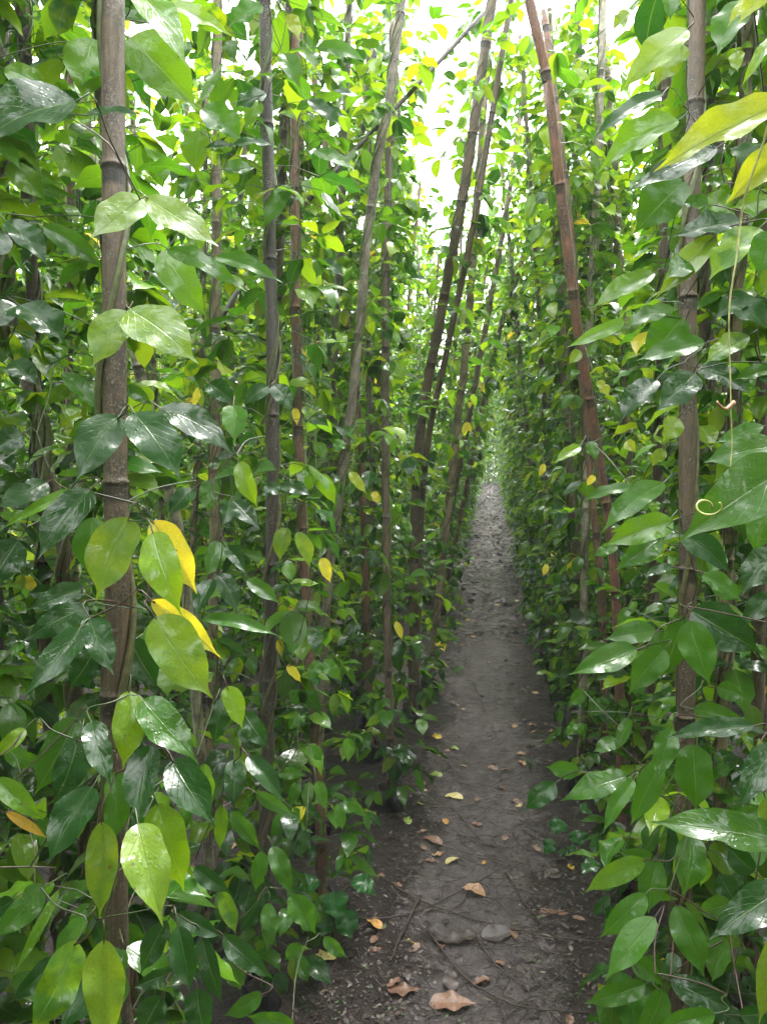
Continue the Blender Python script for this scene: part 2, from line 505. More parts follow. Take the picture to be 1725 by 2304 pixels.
def pole_mesh(path, r0, r1, r, mb=None, ns=12, gap=.36, dark=.8, fixed=None):
    """bamboo culm: raised rings at the nodes, a dark band under each"""
    mb = mb or MB()
    seg = np.concatenate([[0], np.cumsum(np.linalg.norm(np.diff(path, axis=0), axis=1))])
    H = seg[-1]
    nodes = []; s = r.uniform(.08, .3)
    while s < H - .05:
        nodes.append(s); s += gap * r.uniform(.8, 1.25)
    if fixed: nodes = fixed
    st = set(np.round(np.arange(0, H, .09), 4)) | {round(H, 4)}
    for q in nodes:
        for d in (-.034, -.026, -.018, -.010, -.005, -.002, .0015, .005, .012): st.add(round(q + d, 4))
    st = np.array(sorted(x for x in st if 0 <= x <= H))
    P = np.stack([np.interp(st, seg, path[:, j]) for j in range(3)], 1)
    rad = np.interp(st, [0, H], [r0, r1])
    col = np.ones((len(st), 4))
    for q in nodes:
        d = st - q
        rad = rad * np.where(np.abs(d) < .0045, 1.13, np.where(np.abs(d - .009) < .005, .965, 1.0))
        band = np.where((d < -.0015) & (d > -.028), dark * r.uniform(.8, 1.15), 0)
        col[:, :3] *= (1 - band)[:, None]
        col[:, :3] *= np.where(np.abs(d) < .0035, 1.35, 1.0)[:, None]
    col[:, 3] = 1
    tube(mb, P, rad, ns, col)
    return mb

# ------------------------------------------------------------------ ground
def ground_z(x, y):
    z = 0.0
    for k, (fx, fy, a) in enumerate(((3.1, 1.7, .008), (7.3, 5.2, .006), (15.1, 11.7, .004), (31, 27, .0025))):
        z = z + a * np.sin(fx * x + k * 1.7 + .6 * np.sin(fy * .7 * y)) * np.cos(fy * y + k * 2.3 + .8 * np.sin(fx * .5 * x))
    # trodden hollow along each aisle, low shoulders under the rows
    ph = (x + 0.065)
    z = z + 0.022 * (1 - np.cos(2 * math.pi * ph / 1.0)) * .5
    return z

def make_ground():
    def axis(stops):
        a = []
        for (p, q, d) in stops: a += list(np.arange(p, q, d))
        return np.array(a + [stops[-1][1]])
    xs = axis([(-300, -40, 40), (-40, -8, 4), (-8, -2, .25), (-2, -.8, .06), (-.8, .9, .022), (.9, 2.2, .06), (2.2, 8, .25), (8, 40, 4), (40, 300, 40)])
    ys = axis([(-300, -40, 40), (-40, -4, 3), (-4, 1.2, .25), (1.2, 5, .022), (5, 12, .08), (12, 40, .5), (40, 100, 6), (100, 400, 50)])
    X, Y = np.meshgrid(xs, ys)
    f = np.exp(-np.maximum(np.hypot(X, Y) - 40, 0) / 8)
    Z = ground_z(X, Y) * f
    fine = (np.abs(X) < 1.5) & (Y < 9) & (Y > .5)
    bank = .35 + np.clip((np.abs(X + .03) - .1) * 5, 0, 1)
    Z = Z + np.where(fine, rng.normal(0, .0028, X.shape) * bank, 0)
    nx, ny = len(xs), len(ys)
    i, j = np.meshgrid(np.arange(nx - 1), np.arange(ny - 1))
    a = (j * nx + i).ravel()
    q = np.stack([a, a + 1, a + nx + 1, a + nx], 1)
    mb = MB(); mb.add(np.stack([X, Y, Z], -1).reshape(-1, 3), q)
    tag(mb.obj('ground', M_MUD), kind='structure')
make_ground()

# ------------------------------------------------------------------ stakes that the photograph shows one by one
# points: (x, y) in the 1656 x 2212 view plus depth; from top to bottom
K = 1725 / 1656
TAN, BROWN, GREY, RED, DARK, PALE = (.28, .215, .135), (.125, .086, .058), (.21, .18, .14), (.19, .095, .06), (.060, .052, .046), (.36, .33, .24)
HERO = [
 # key, points, px width, colour, top height, leaf step, label
 ('p1', [(245, 0, 1.13), (247, 600, 1.10), (251, 1100, 1.09), (256, 1300, 1.09), (243, 1520, 1.10), (252, 2000, 1.13)], 51, BROWN, 3.3, .05,
  'thick mottled brown stake with two black rings, nearest of the left row'),
 ('p2', [(571, 0, 2.0), (585, 600, 1.97), (590, 900, 1.96), (585, 1300, 1.98), (570, 1900, 2.02)], 26, DARK, 3.4, .05,
  'blackish straight stake right of the thick mottled one, thin stems wound tightly round it'),
 ('p3', [(471, 0, 2.35), (466, 600, 2.3), (462, 1200, 2.3), (450, 1800, 2.3)], 20, TAN, 3.4, .055,
  'slim light tan upright stake between the thick mottled stake and the blackish one'),
 ('p4', [(637, 0, 2.5), (637, 500, 2.5), (643, 900, 2.5), (662, 1300, 2.45), (690, 1750, 2.4)], 20, RED, 3.5, .05,
  'reddish brown stake just right of the blackish one, its foot bent to the right'),
 ('p5', [(868, 0, 2.75), (842, 200, 2.75), (800, 450, 2.8), (762, 850, 2.85), (705, 1300, 2.9)], 19, GREY, 3.6, .07,
  'pale grey stake leaning right over the path with its foot hidden behind leaves'),
 ('p6', [(845, 180, 3.3), (832, 700, 3.25), (836, 1300, 3.2), (845, 1750, 3.2)], 16, BROWN, 3.4, .05,
  'upright dark brown stake at the left path edge, crossing behind the pale leaning one'),
 ('p7', [(1062, 0, 3.5), (1003, 400, 3.6), (950, 690, 3.8), (902, 1000, 4.0), (890, 1540, 4.2)], 21, BROWN, 3.9, .05,
  'long brown stake leaning right over the path, two culms bound side by side'),
 ('p8', [(1050, 150, 4.2), (1010, 700, 4.4), (978, 1000, 4.5), (925, 1500, 4.7)], 15, TAN, 3.9, .06,
  'tan leaning stake just right of the doubled brown one'),
 ('p9', [(812, 60, 4.2), (792, 450, 4.2), (797, 950, 4.15), (785, 1500, 4.1)], 13, DARK, 3.5, .05,
  'thin dark upright stake glimpsed behind the top of the pale leaning stake'),
 ('p10', [(1142, 0, 2.3), (1180, 170, 2.33), (1212, 430, 2.38), (1245, 700, 2.45), (1292, 980, 2.55), (1330, 1300, 2.6)], 21, (.22, .10, .07), 3.3, .12,
  'smooth reddish stake leaning left over the path, nearly bare at the top'),
 ('p11', [(1190, 150, 3.2), (1232, 500, 3.2), (1258, 850, 3.2), (1298, 1300, 3.2)], 15, RED, 3.3, .055,
  'thinner brown stake running close behind the smooth reddish one'),
 ('p12', [(1302, 0, 3.3), (1290, 350, 3.3), (1270, 750, 3.3), (1262, 1200, 3.3)], 16, PALE, 3.5, .055,
  'pale grey green upright stake behind the smooth reddish leaning one'),
 ('p13', [(1506, 0, 1.58), (1500, 250, 1.57), (1486, 600, 1.56), (1484, 900, 1.56), (1483, 1350, 1.56), (1475, 1800, 1.58)], 36, BROWN, 3.3, .05,
  'thick brown stake with a stem spiralling up it, nearest of the right row'),
 ('p14', [(1652, 30, 1.95), (1650, 500, 1.95), (1646, 900, 1.95), (1636, 1500, 1.97)], 27, BROWN, 3.3, .06,
  'brown stake at the right edge of the picture, half hidden by leaves'),
 ('p15', [(1600, 60, 2.5), (1572, 220, 2.5), (1540, 450, 2.5), (1535, 1100, 2.5)], 18, DARK, 3.3, .06,
  'dark stake behind the nearest right stake, its upper part leaning right'),
 ('p16', [(8, 0, 1.75), (7, 330, 1.72), (14, 620, 1.68), (60, 830, 1.62), (105, 1020, 1.6), (150, 1300, 1.6)], 26, BROWN, 3.3, .05,
  'stake at the left edge of the picture bending right lower down, braided with thick stems'),
 ('p17', [(143, 0, 1.95), (210, 400, 1.97), (296, 780, 2.0), (350, 1000, 2.05), (400, 1250, 2.1)], 24, PALE, 3.3, .12,
  'pale bare stake leaning left, passing behind the thick mottled one'),
 ('p18', [(1065, 5, 3.3), (905, 180, 3.25), (700, 395, 3.2), (560, 560, 3.1), (470, 700, 3.0)], 10, DARK, 3.6, 9,
  'thin dark cross stick lashed slantwise across the tops of the left row'),
 ('p19', [(676, 150, 3.6), (705, 330, 3.6), (742, 560, 3.6), (775, 900, 3.6)], 13, RED, 3.6, .06,
  'thin pinkish stake leaning left between the reddish brown and the pale leaning stakes'),
 ('p20', [(1130, 200, 5.4), (1075, 560, 5.6), (1030, 900, 5.8)], 11, BROWN, 3.8, .055,
  'slender brown stake leaning right, well back on the left side of the path'),
 ('p21', [(1195, 290, 5.6), (1128, 560, 5.8), (1062, 780, 6.1), (1040, 900, 6.3)], 10, RED, 3.6, .055,
  'slender reddish stake leaning far right over the back of the path'),

 ('p22', [(2600, 300, .66), (2600, 1100, .66)], 84, BROWN, 3.2, .07, 'thick brown stake just outside the right of the picture whose leaves reach in'),
 ('p23', [(-560, 300, .70), (-560, 1100, .70)], 84, BROWN, 3.2, .07, 'thick brown stake just outside the left of the picture whose leaves reach in'),
]
HP = {}
for key, pts, wpx, colr, top, step, label in HERO:
    P = [unproj(x * K, y * K, z) for x, y, z in pts][::-1]
    P = [p for p in P]
    d = P[1] - P[0] if key != 'p18' else None
    if key != 'p18':
        slope = d[:2] / max(d[2], .05) * .35
        base = np.array([*(P[0][:2] - slope * P[0][2]), 0.0])
        base[2] = ground_z(base[0], base[1]) - .01
        if key in ('p20', 'p21'): P = P[1:]; base[:2] = (-.50, 6.2) if key == 'p20' else (-.44, 6.8)
        if P[0][2] > .12: P = [base] + P
        else: P[0] = base
        e = P[-1] - P[-2]
        if top > P[-1][2] + .05: P = P + [P[-1] + e / max(e[2], .05) * (top - P[-1][2])]
    L = np.linalg.norm(np.diff(np.array(P), axis=0), axis=1).sum()
    path = smooth_path(P, int(L / .06))
    zmid = pts[len(pts) // 2][2]
    HP[key] = dict(path=path, r=wpx * K / 2 / FPX * zmid, col=colr, step=step, label=label)

# ------------------------------------------------------------------ the large leaves, one by one
# tile letter: origin in the 1725 x 2304 picture, tile units 1 / 1.921 px
TILE = {'A': (0, 0), 'B': (862, 0), 'C': (0, 768), 'D': (862, 768), 'E': (0, 1536), 'F': (862, 1536)}
LEAVES = '''
A 400 165 370 460 190 1.27 b 10
A 560 165 860 480 225 1.22 b 8
A 330 440 -120 640 250 .84 d 60
A 370 500 625 498 34 1.0 d 70
A 20 295 232 410 92 1.2 b 15
A -20 310 92 412 70 1.3 m 15
A 30 710 205 875 105 1.25 b 5
A 30 955 212 1155 110 1.1 d 48
A 190 980 455 1165 95 1.15 m 8
A 615 855 390 1030 165 1.0 l 40
A 630 850 945 1065 135 1.02 l 52
A 550 1345 400 1590 175 .98 l 38
A 560 1335 855 1570 200 .96 l 45
A 90 1320 290 1490 145 1.05 d 50
A 80 1320 -60 1440 120 1.05 d 48
A 700 1085 893 1372 150 1.25 b 8
A 725 1075 1070 1262 85 1.15 m 30
A 930 1108 1222 1222 70 1.3 m 35
A 728 18 1002 156 70 1.2 p 50
A 600 -30 815 295 140 1.15 b 35
A 870 470 1052 612 130 1.6 m 15
A 1150 403 1008 472 72 1.75 d 30
A 1122 440 1060 556 70 1.8 b 10
A 1332 430 1478 548 62 1.9 d 25
A 1000 630 878 642 30 1.6 d 62
A 1000 628 1192 632 34 1.6 d 62
A 1355 650 1532 732 58 1.9 m 35
A 962 732 1112 722 62 1.6 m 20
A 1228 232 1292 382 90 1.9 m 25
A 1250 60 1290 172 62 1.9 L 15
A 1130 20 985 120 95 1.8 m 25
A 1420 414 1566 424 30 2.1 d 60
A 1368 205 1582 266 70 2.0 m 20
A 640 100 480 60 60 1.3 m 40
A 870 560 850 760 120 1.7 b 8
A 830 980 870 1100 80 1.3 b 10
A 1380 1130 1490 1200 60 2.0 d 50
A 1250 800 1130 1000 80 1.9 m 20
A 20 1000 -60 1120 120 1.15 d 20
A 250 850 120 760 70 1.5 m 20
B 1745 440 1165 745 150 .68 L 28
B 1800 600 1475 885 150 .70 L 20
B 1705 140 1540 388 48 .6 p 55
B 1680 -60 1530 105 80 .7 L 40
B 1600 -40 1482 120 48 .8 L 30
B 1312 125 1025 395 125 1.25 l 20
B 1292 190 1178 378 125 1.3 l 12
B 1212 402 885 618 62 1.2 d 62
B 1276 520 925 748 125 1.3 b 18
B 1442 638 1045 832 92 1.2 d 52
B 1302 780 1078 1012 180 1.42 m 6
B 1402 882 1284 880 85 1.2 m 40
B 1484 792 1384 790 75 1.2 m 45
B 1540 950 1248 1024 95 1.15 d 58
B 1432 1020 1172 1292 110 1.15 l 20
B 1622 985 1405 1212 145 1.1 p 30
B 1342 1130 1222 1205 100 1.15 m 48
B 1172 1180 898 1332 88 1.5 b 30
B 1040 1385 785 1505 62 1.5 b 25
B 1252 1330 1028 1422 72 1.35 m 50
B 1292 1370 1130 1560 175 1.5 m 6
B 1600 1290 1428 1384 90 1.1 d 48
B 1500 1300 1660 1420 120 1.1 d 40
B 1560 0 1440 242 140 1.1 m 40
B 1232 -25 1238 88 76 1.5 m 20
B 1522 225 1530 312 70 1.4 l 15
B 1400 848 1522 932 112 1.55 b 8
B 1700 850 1500 900 90 1.2 b 15
B 1640 720 1490 640 120 1.1 d 45
B 1680 1000 1620 1200 140 1.0 m 20
B 820 300 900 360 40 2.2 l 20
B 1060 50 990 130 70 2.0 l 15
C 515 325 325 615 190 .93 d 40
C 580 308 785 605 190 .90 d 38
C 690 288 1005 485 130 1.1 d 45
C 1010 278 1015 442 112 1.4 m 42
C 905 180 1028 278 90 1.5 d 30
C 540 198 662 278 62 1.4 m 20
C 270 138 442 312 80 1.3 m 35
C 60 85 165 192 110 1.1 d 35
C 205 610 -25 725 110 1.05 d 50
C 312 640 -5 818 48 1.05 b 35
C 392 640 162 945 160 .95 d 42
C 560 760 418 1122 205 .90 l 20
C 660 825 788 1190 170 .86 p 28
C 660 775 852 1092 150 .97 y 15
C 655 1120 955 1370 105 .90 y 15
C 670 1190 920 1545 225 .82 l 22
C 385 1185 492 1445 140 .88 d 42
C 347 1240 105 1535 130 .86 d 42
C 382 1145 95 1300 120 1.0 d 30
C 368 1062 108 1164 100 1.03 d 30
C 945 865 888 1022 92 1.4 m 25
C 978 885 1068 1012 62 1.35 d 45
C 920 1030 842 1192 80 1.35 d 42
C 932 1002 1028 1178 90 1.4 d 30
C 1068 1032 1212 1135 66 1.5 m 30
C 865 1200 1215 1278 60 1.35 m 50
C 1242 805 1208 952 75 1.75 l 15
C 1282 825 1338 982 66 1.75 l 15
C 1392 935 1428 1045 52 1.8 y 15
C 1282 1112 1244 1212 36 2.1 y 15
C 1205 1290 1215 1362 34 1.9 y 15
C 1240 1400 1303 1475 38 1.8 y 20
C 1512 565 1586 662 44 2.2 L 25
C 1612 650 1640 704 38 2.6 y 15
C 1275 288 1285 365 34 2.2 y 15
C 1310 282 1382 382 48 2.2 p 20
C 862 200 828 294 34 1.6 y 10
C 855 200 872 292 34 1.6 l 10
C 1035 520 1115 722 84 1.4 p 15
C 905 600 898 748 88 1.4 m 20
C 992 690 960 802 78 1.4 d 30
C 1010 690 1122 812 80 1.45 d 42
C 832 640 728 762 82 1.2 d 44
C 1160 195 1055 278 72 1.7 d 25
C 1178 190 1268 298 82 1.7 d 25
C 1210 625 1118 672 60 1.7 d 30
C 1210 625 1352 672 60 1.7 d 35
C 95 1020 168 1082 55 1.5 y 10
C 100 1010 62 1100 50 1.5 l 10
C 420 1320 300 1505 140 1.1 d 20
C 560 1290 685 1505 150 1.2 d 15
C 650 1220 712 1402 90 1.0 m 20
C 400 760 400 1032 150 1.25 m 5
C 300 200 180 275 70 1.5 b 15
C 60 560 -40 480 110 1.2 d 50
C 100 400 -60 480 110 1.2 d 25
C 200 300 60 220 90 1.6 m 15
C 1330 1240 1390 1380 60 2.2 m 20
C 1380 1380 1330 1470 60 1.8 m 20
C 1400 1380 1475 1465 62 1.8 m 20
C 1280 1300 1250 1350 50 1.8 m 20
C 1600 560 1590 660 60 2.5 d 30
C 1480 430 1440 480 60 2.2 m 30
C 80 860 -60 1080 150 1.1 d 15
C 230 1080 120 1090 70 1.3 d 15
C 1110 420 1030 440 70 1.5 d 20
D 1392 8 1088 84 88 1.25 m 50
D 1345 140 1175 305 140 1.15 d 32
D 1350 112 1595 235 92 1.2 d 28
D 1180 168 1018 352 110 1.2 d 40
D 1272 330 1205 435 105 1.35 l 12
D 852 452 735 526 50 1.7 p 50
D 888 435 922 518 58 1.8 m 30
D 1212 612 938 832 108 1.15 m 44
D 1082 630 848 698 46 1.5 m 45
D 1250 775 945 885 125 1.1 b 22
D 1200 850 1000 990 110 1.15 m 35
D 1280 830 1502 1008 110 1.05 d 25
D 1760 540 1268 872 255 .62 m 30
D 1700 450 1380 525 130 .85 m 40
D 1690 640 1600 930 165 .95 m 12
D 1720 900 1548 1098 150 .82 d 42
D 1375 1010 1548 1124 82 1.2 m 30
D 1680 1090 1538 1235 100 1.1 d 30
D 1330 1165 1640 1352 185 1.15 d 18
D 1300 1185 1195 1465 118 1.22 m 10
D 1322 1208 1412 1492 152 1.08 m 22
D 1092 1330 798 1442 118 1.2 m 42
D 1215 1328 1058 1525 128 1.15 m 22
D 1178 1250 952 1290 100 1.4 m 38
D 1060 1150 1012 1232 46 1.5 m 20
D 1010 885 905 930 52 1.6 m 45
D 1252 970 1118 1022 42 1.4 d 52
D 1680 120 1508 168 60 1.1 m 30
D 1640 365 1428 442 65 1.1 m 40
D 1215 468 1158 544 58 1.4 l 15
D 1580 -25 1382 102 92 1.1 p 40
D 1050 430 1090 480 50 1.9 L 15
D 695 530 672 588 28 2.9 y 10
D 705 962 690 1015 28 2.9 y 10
D 912 580 878 626 32 2.2 y 15
D 925 170 975 242 46 2.2 L 15
D 360 350 342 412 24 4.0 y 15
D 362 350 384 396 24 4.0 y 15
D 372 262 372 290 20 4.0 y 15
D 415 178 442 228 20 4.5 y 15
D 55 1210 82 1292 32 2.8 y 15
D 850 40 800 100 50 2.3 l 10
D 1450 900 1400 1010 90 1.3 m 30
D 1540 1100 1400 1040 80 1.3 m 20
D 1180 690 1165 750 46 1.5 b 10
F 845 382 700 362 76 1.35 m 15
F 742 435 608 552 100 1.35 d 32
F 1062 402 763 512 118 1.22 m 44
F 1200 330 1065 622 110 1.12 m 18
F 1080 420 945 655 78 1.16 m 40
F 1250 200 1180 425 110 1.06 m 32
F 1335 265 1350 562 170 1.1 m 14
F 1602 188 1220 238 88 .95 d 48
F 1340 112 1575 162 92 1.15 m 20
F 1710 260 1530 562 150 .8 d 40
F 1740 690 1150 602 165 .78 m 42
F 1650 500 1700 690 100 .9 l 10
F 1132 768 868 906 108 1.12 b 22
F 1182 760 1145 1002 130 1.12 m 18
F 1332 650 1290 932 140 1.1 m 25
F 1172 762 1005 730 72 1.2 m 20
F 1390 750 1370 882 72 1.2 b 10
F 1132 915 930 1106 118 1.05 m 30
F 1172 1015 955 1292 140 .98 m 38
F 1262 962 1388 1278 130 1.05 m 24
F 1745 880 1403 1112 198 .74 d 46
F 1505 950 1358 1000 112 1.1 m 15
F 1472 1100 1420 1302 110 1.05 m 26
F 1705 1070 1620 1482 122 .7 l 12
F 1132 1302 864 1388 108 1.08 m 28
F 1070 1188 1212 1312 90 1.1 m 25
F 1212 1325 1108 1545 120 1.05 m 15
F 1240 1288 1542 1432 130 .92 d 35
F 1432 1430 1160 1510 112 .86 m 30
F 1640 620 1560 700 80 1.0 d 20
F 1540 1440 1700 1420 100 .9 d 20
F 978 922 900 1008 52 1.3 d 20
F 962 945 985 1042 45 1.3 d 20
F 1250 1165 1245 1312 70 1.1 d 40
F 1012 250 905 300 70 1.4 m 40
F 1060 150 1000 300 60 1.3 m 30
F 870 30 800 100 60 1.5 m 20
F 830 172 792 236 42 1.6 m 20
F 850 172 852 228 38 1.6 m 20
F 1440 20 1560 60 90 1.2 m 20
F 1100 470 1060 420 50 1.3 m 20
F 1500 600 1640 540 90 1.2 m 20
F 1600 820 1480 700 110 1.1 d 20
F 1450 830 1530 960 110 1.3 d 15
E 560 35 530 375 145 .86 p 22
E 615 72 858 348 172 .86 m 44
E 395 165 482 452 130 .82 d 40
E 340 235 232 532 150 .96 d 22
E 400 450 205 792 162 .81 d 40
E 500 380 480 708 130 .90 m 14
E 440 600 430 1025 145 .87 l 14
E 652 268 598 620 150 .84 d 40
E 595 610 705 1055 205 .75 l 40
E 680 520 797 905 185 .83 p 14
E 745 335 930 622 180 .87 d 38
E 335 150 150 485 170 1.07 m 18
E -20 415 192 595 108 .9 b 25
E 28 558 212 678 48 1.0 o 25
E 20 290 205 350 88 1.1 m 15
E 112 200 -35 335 68 .95 p 30
E 980 15 1050 203 92 1.12 p 25
E 1050 125 1163 290 100 1.12 d 28
E 950 68 920 268 92 1.18 d 15
E 1010 332 1010 548 96 1.2 d 35
E 1072 318 1230 520 92 1.15 d 42
E 1108 478 1280 578 62 1.25 m 20
E 998 558 1130 728 72 1.3 m 18
E 1130 728 1104 908 72 1.35 m 20
E 1175 708 1262 928 86 1.3 m 32
E 1258 918 1366 1088 108 1.35 m 24
E 1160 952 1155 1168 72 1.3 m 30
E 1132 918 1034 1078 80 1.35 d 18
E 950 902 1022 1090 76 1.25 p 20
E 840 798 1002 908 82 1.15 d 28
E 765 1000 968 1098 90 .98 d 32
E 770 1052 822 1344 120 .9 d 30
E 722 1028 608 1262 100 1.0 d 15
E 868 1088 962 1388 92 .98 d 15
E 965 1092 1188 1284 102 1.0 d 30
E 450 1110 475 1585 180 .72 l 22
E 330 1115 118 1540 170 .76 p 24
E 192 872 -35 1115 120 .8 m 24
E 255 895 58 1265 46 .85 b 30
E 250 1180 40 1385 92 1.0 d 20
E 372 1018 228 1184 82 .95 m 25
E 392 958 288 1062 62 1.0 m 25
E 410 1008 452 1148 82 1.0 d 12
E 752 1248 568 1322 82 1.0 d 20
E 850 1320 890 1525 130 .95 d 18
E 1132 1345 963 1442 82 1.25 m 22
E 1272 1480 1058 1438 90 1.3 m 20
E 700 1355 608 1525 122 .95 d 18
E 1460 520 1480 642 52 1.7 m 20
E 1500 522 1588 578 42 1.7 m 20
E 1370 425 1402 552 54 1.6 m 25
E 1320 640 1300 755 62 1.7 d 20
E 880 350 920 520 70 1.1 b 10
E 960 530 950 730 60 1.2 b 10
E 150 600 280 700 120 1.2 m 12
E 60 940 -60 1000 120 1.1 d 12
E 1300 1130 1230 1200 70 1.5 m 20
E 1400 1100 1500 1190 60 1.5 m 20
E 820 800 770 880 60 1.2 p 15
E 1000 1200 1040 1330 90 1.3 m 15
E 560 1040 610 1180 90 1.2 m 12
E 690 700 560 560 120 1.1 d 10
E 1290 430 1250 540 50 1.8 m 25
E 1340 430 1310 550 50 1.8 m 25
E 1290 130 1245 210 50 1.9 m 25
E 1330 270 1395 340 60 1.7 m 25
E 1200 390 1325 400 56 1.7 m 25
'''
leaf_of = {k: [] for k in HP}
up = np.array([0, 0, 1.0])
lr = np.random.default_rng(21)
for line in LEAVES.strip().split('\n'):
    f = line.split()
    ox, oy = TILE[f[0]]
    bx, by, tx, ty, wpx, Z = map(float, f[1:7])
    kind = f[7]; el = R(float(f[8]))
    bp = (ox + bx / 1.921, oy + by / 1.921); tp = (ox + tx / 1.921, oy + ty / 1.921)
    b = unproj(*bp, Z)
    v = unit(CP - b); hv = unit(np.array([v[0], v[1], 0]))
    az = lr.normal(0, .22)
    hv = np.array([hv[0] * math.cos(az) - hv[1] * math.sin(az), hv[0] * math.sin(az) + hv[1] * math.cos(az), 0])
    if el >= R(37): el = max(R(12), (math.asin(v[2]) + R(76)) / 2 + (el - R(42)) * .35)
    nrm = hv * math.cos(el) + up * math.sin(el)
    ray = unit(unproj(*tp, 1.0) - CP)
    t = ((b - CP) @ nrm) / (ray @ nrm)
    tip = CP + ray * t
    lp = np.linalg.norm((np.array(tp) - bp)) / FPX * Z     # seen length at that depth
    L = np.linalg.norm(tip - b)
    if L > 1.5 * lp or t < 0:                              # too steep a leaf: lay it closer to the picture's own slant
        tip = b + (tip - b) * 0 + (CP + ray * (Z / abs((CM.T @ ray)[2])) - b)
        ax = unit(tip - b); nrm = unit(nrm - ax * (ax @ nrm)); L = np.linalg.norm(tip - b)
    ax = unit(tip - b)
    wd = unit(np.cross(ax, nrm))
    mid = (b + tip) / 2
    p0, _ = proj(mid - wd * .01); p1, _ = proj(mid + wd * .01)
    dd = p1 - p0; a2 = unit(np.array(tp) - bp); perp = abs(dd[0] * a2[1] - dd[1] * a2[0])
    W = wpx / 1.921 / max(perp, 1.5) * .02
    W = min(W, L * .72)
    j = lr.uniform(.88, 1.12)
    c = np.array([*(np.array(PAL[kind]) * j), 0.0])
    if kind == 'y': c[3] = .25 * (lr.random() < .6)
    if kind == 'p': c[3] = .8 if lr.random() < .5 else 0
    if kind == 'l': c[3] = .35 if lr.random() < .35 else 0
    side_ok = [k for k in HP if k != 'p18' and ((f[0] in 'BDF' and ox + bx / 1.921 > 1180) == (k in ('p10', 'p11', 'p12', 'p13', 'p14', 'p15', 'p22')))]
    best = min(side_ok, key=lambda k: np.min(np.linalg.norm(HP[k]['path'] - b, axis=1)) + (.6 if k in ('p17', 'p18', 'p10') else 0))
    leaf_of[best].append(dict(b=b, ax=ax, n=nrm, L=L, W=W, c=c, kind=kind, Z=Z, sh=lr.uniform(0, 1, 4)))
for k in leaf_of:
    if len(leaf_of[k]) > 98: print('too many leaves', k, len(leaf_of[k]))
LEAFNAMES = {'y': 'yellow withering leaf', 'o': 'orange yellow leaf', 'L': 'lime yellow leaf'}

# ------------------------------------------------------------------ build the stakes and the vines on them
VLAB = {
 'p1': 'large vine with big glossy wet leaves climbing the thick mottled stake, some leaves yellow',
 'p2': 'vine with small dark leaves on the blackish straight stake',
 'p3': 'vine with drooping glossy leaves on the slim light tan stake',
 'p4': 'vine on the reddish brown stake, two lime and one yellow leaf hanging midway',
 'p5': 'sparse vine on the pale grey leaning stake left of the path',
 'p6': 'dense vine on the dark brown upright stake at the left edge of the path',
 'p7': 'leafy vine on the doubled brown stake leaning over the path',
 'p8': 'vine with a few yellow leaves on the tan leaning stake',
 'p9': 'vine on the thin dark stake behind the pale leaning one',
 'p10': 'sparse vine on the smooth reddish stake leaning over the path',
 'p11': 'vine on the thinner brown stake behind the smooth reddish one',
 'p12': 'vine on the pale grey green upright stake right of the path',
 'p13': 'large vine with broad wet leaves on the thick brown right stake',
 'p14': 'vine with big dark leaves and lime leaves on the stake at the right picture edge',
 'p15': 'vine on the dark stake behind the nearest right one',
 'p16': 'vine with dark round leaves on the braided stake at the left picture edge',
 'p17': 'thin vine on the pale bare stake leaning behind the thick mottled one',
 'p22': 'vine just outside the right of the picture with large leaves reaching in', 'p23': 'vine just outside the left of the picture with large leaves reaching in',
 'p19': 'vine on the thin pinkish stake leaning left',
 'p20': 'vine on the slender brown stake well back along the path',
 'p21': 'vine on the slender reddish stake leaning over the back of the path',
}
RINGS = {'p1': [362, 1042], 'p13': [222, 640, 1228], 'p10': [155, 398, 627, 860, 1085], 'p2': [560, 897, 1219], 'p5': [447, 720, 960], 'p17': [60, 400, 790], 'p12': [330, 800]}
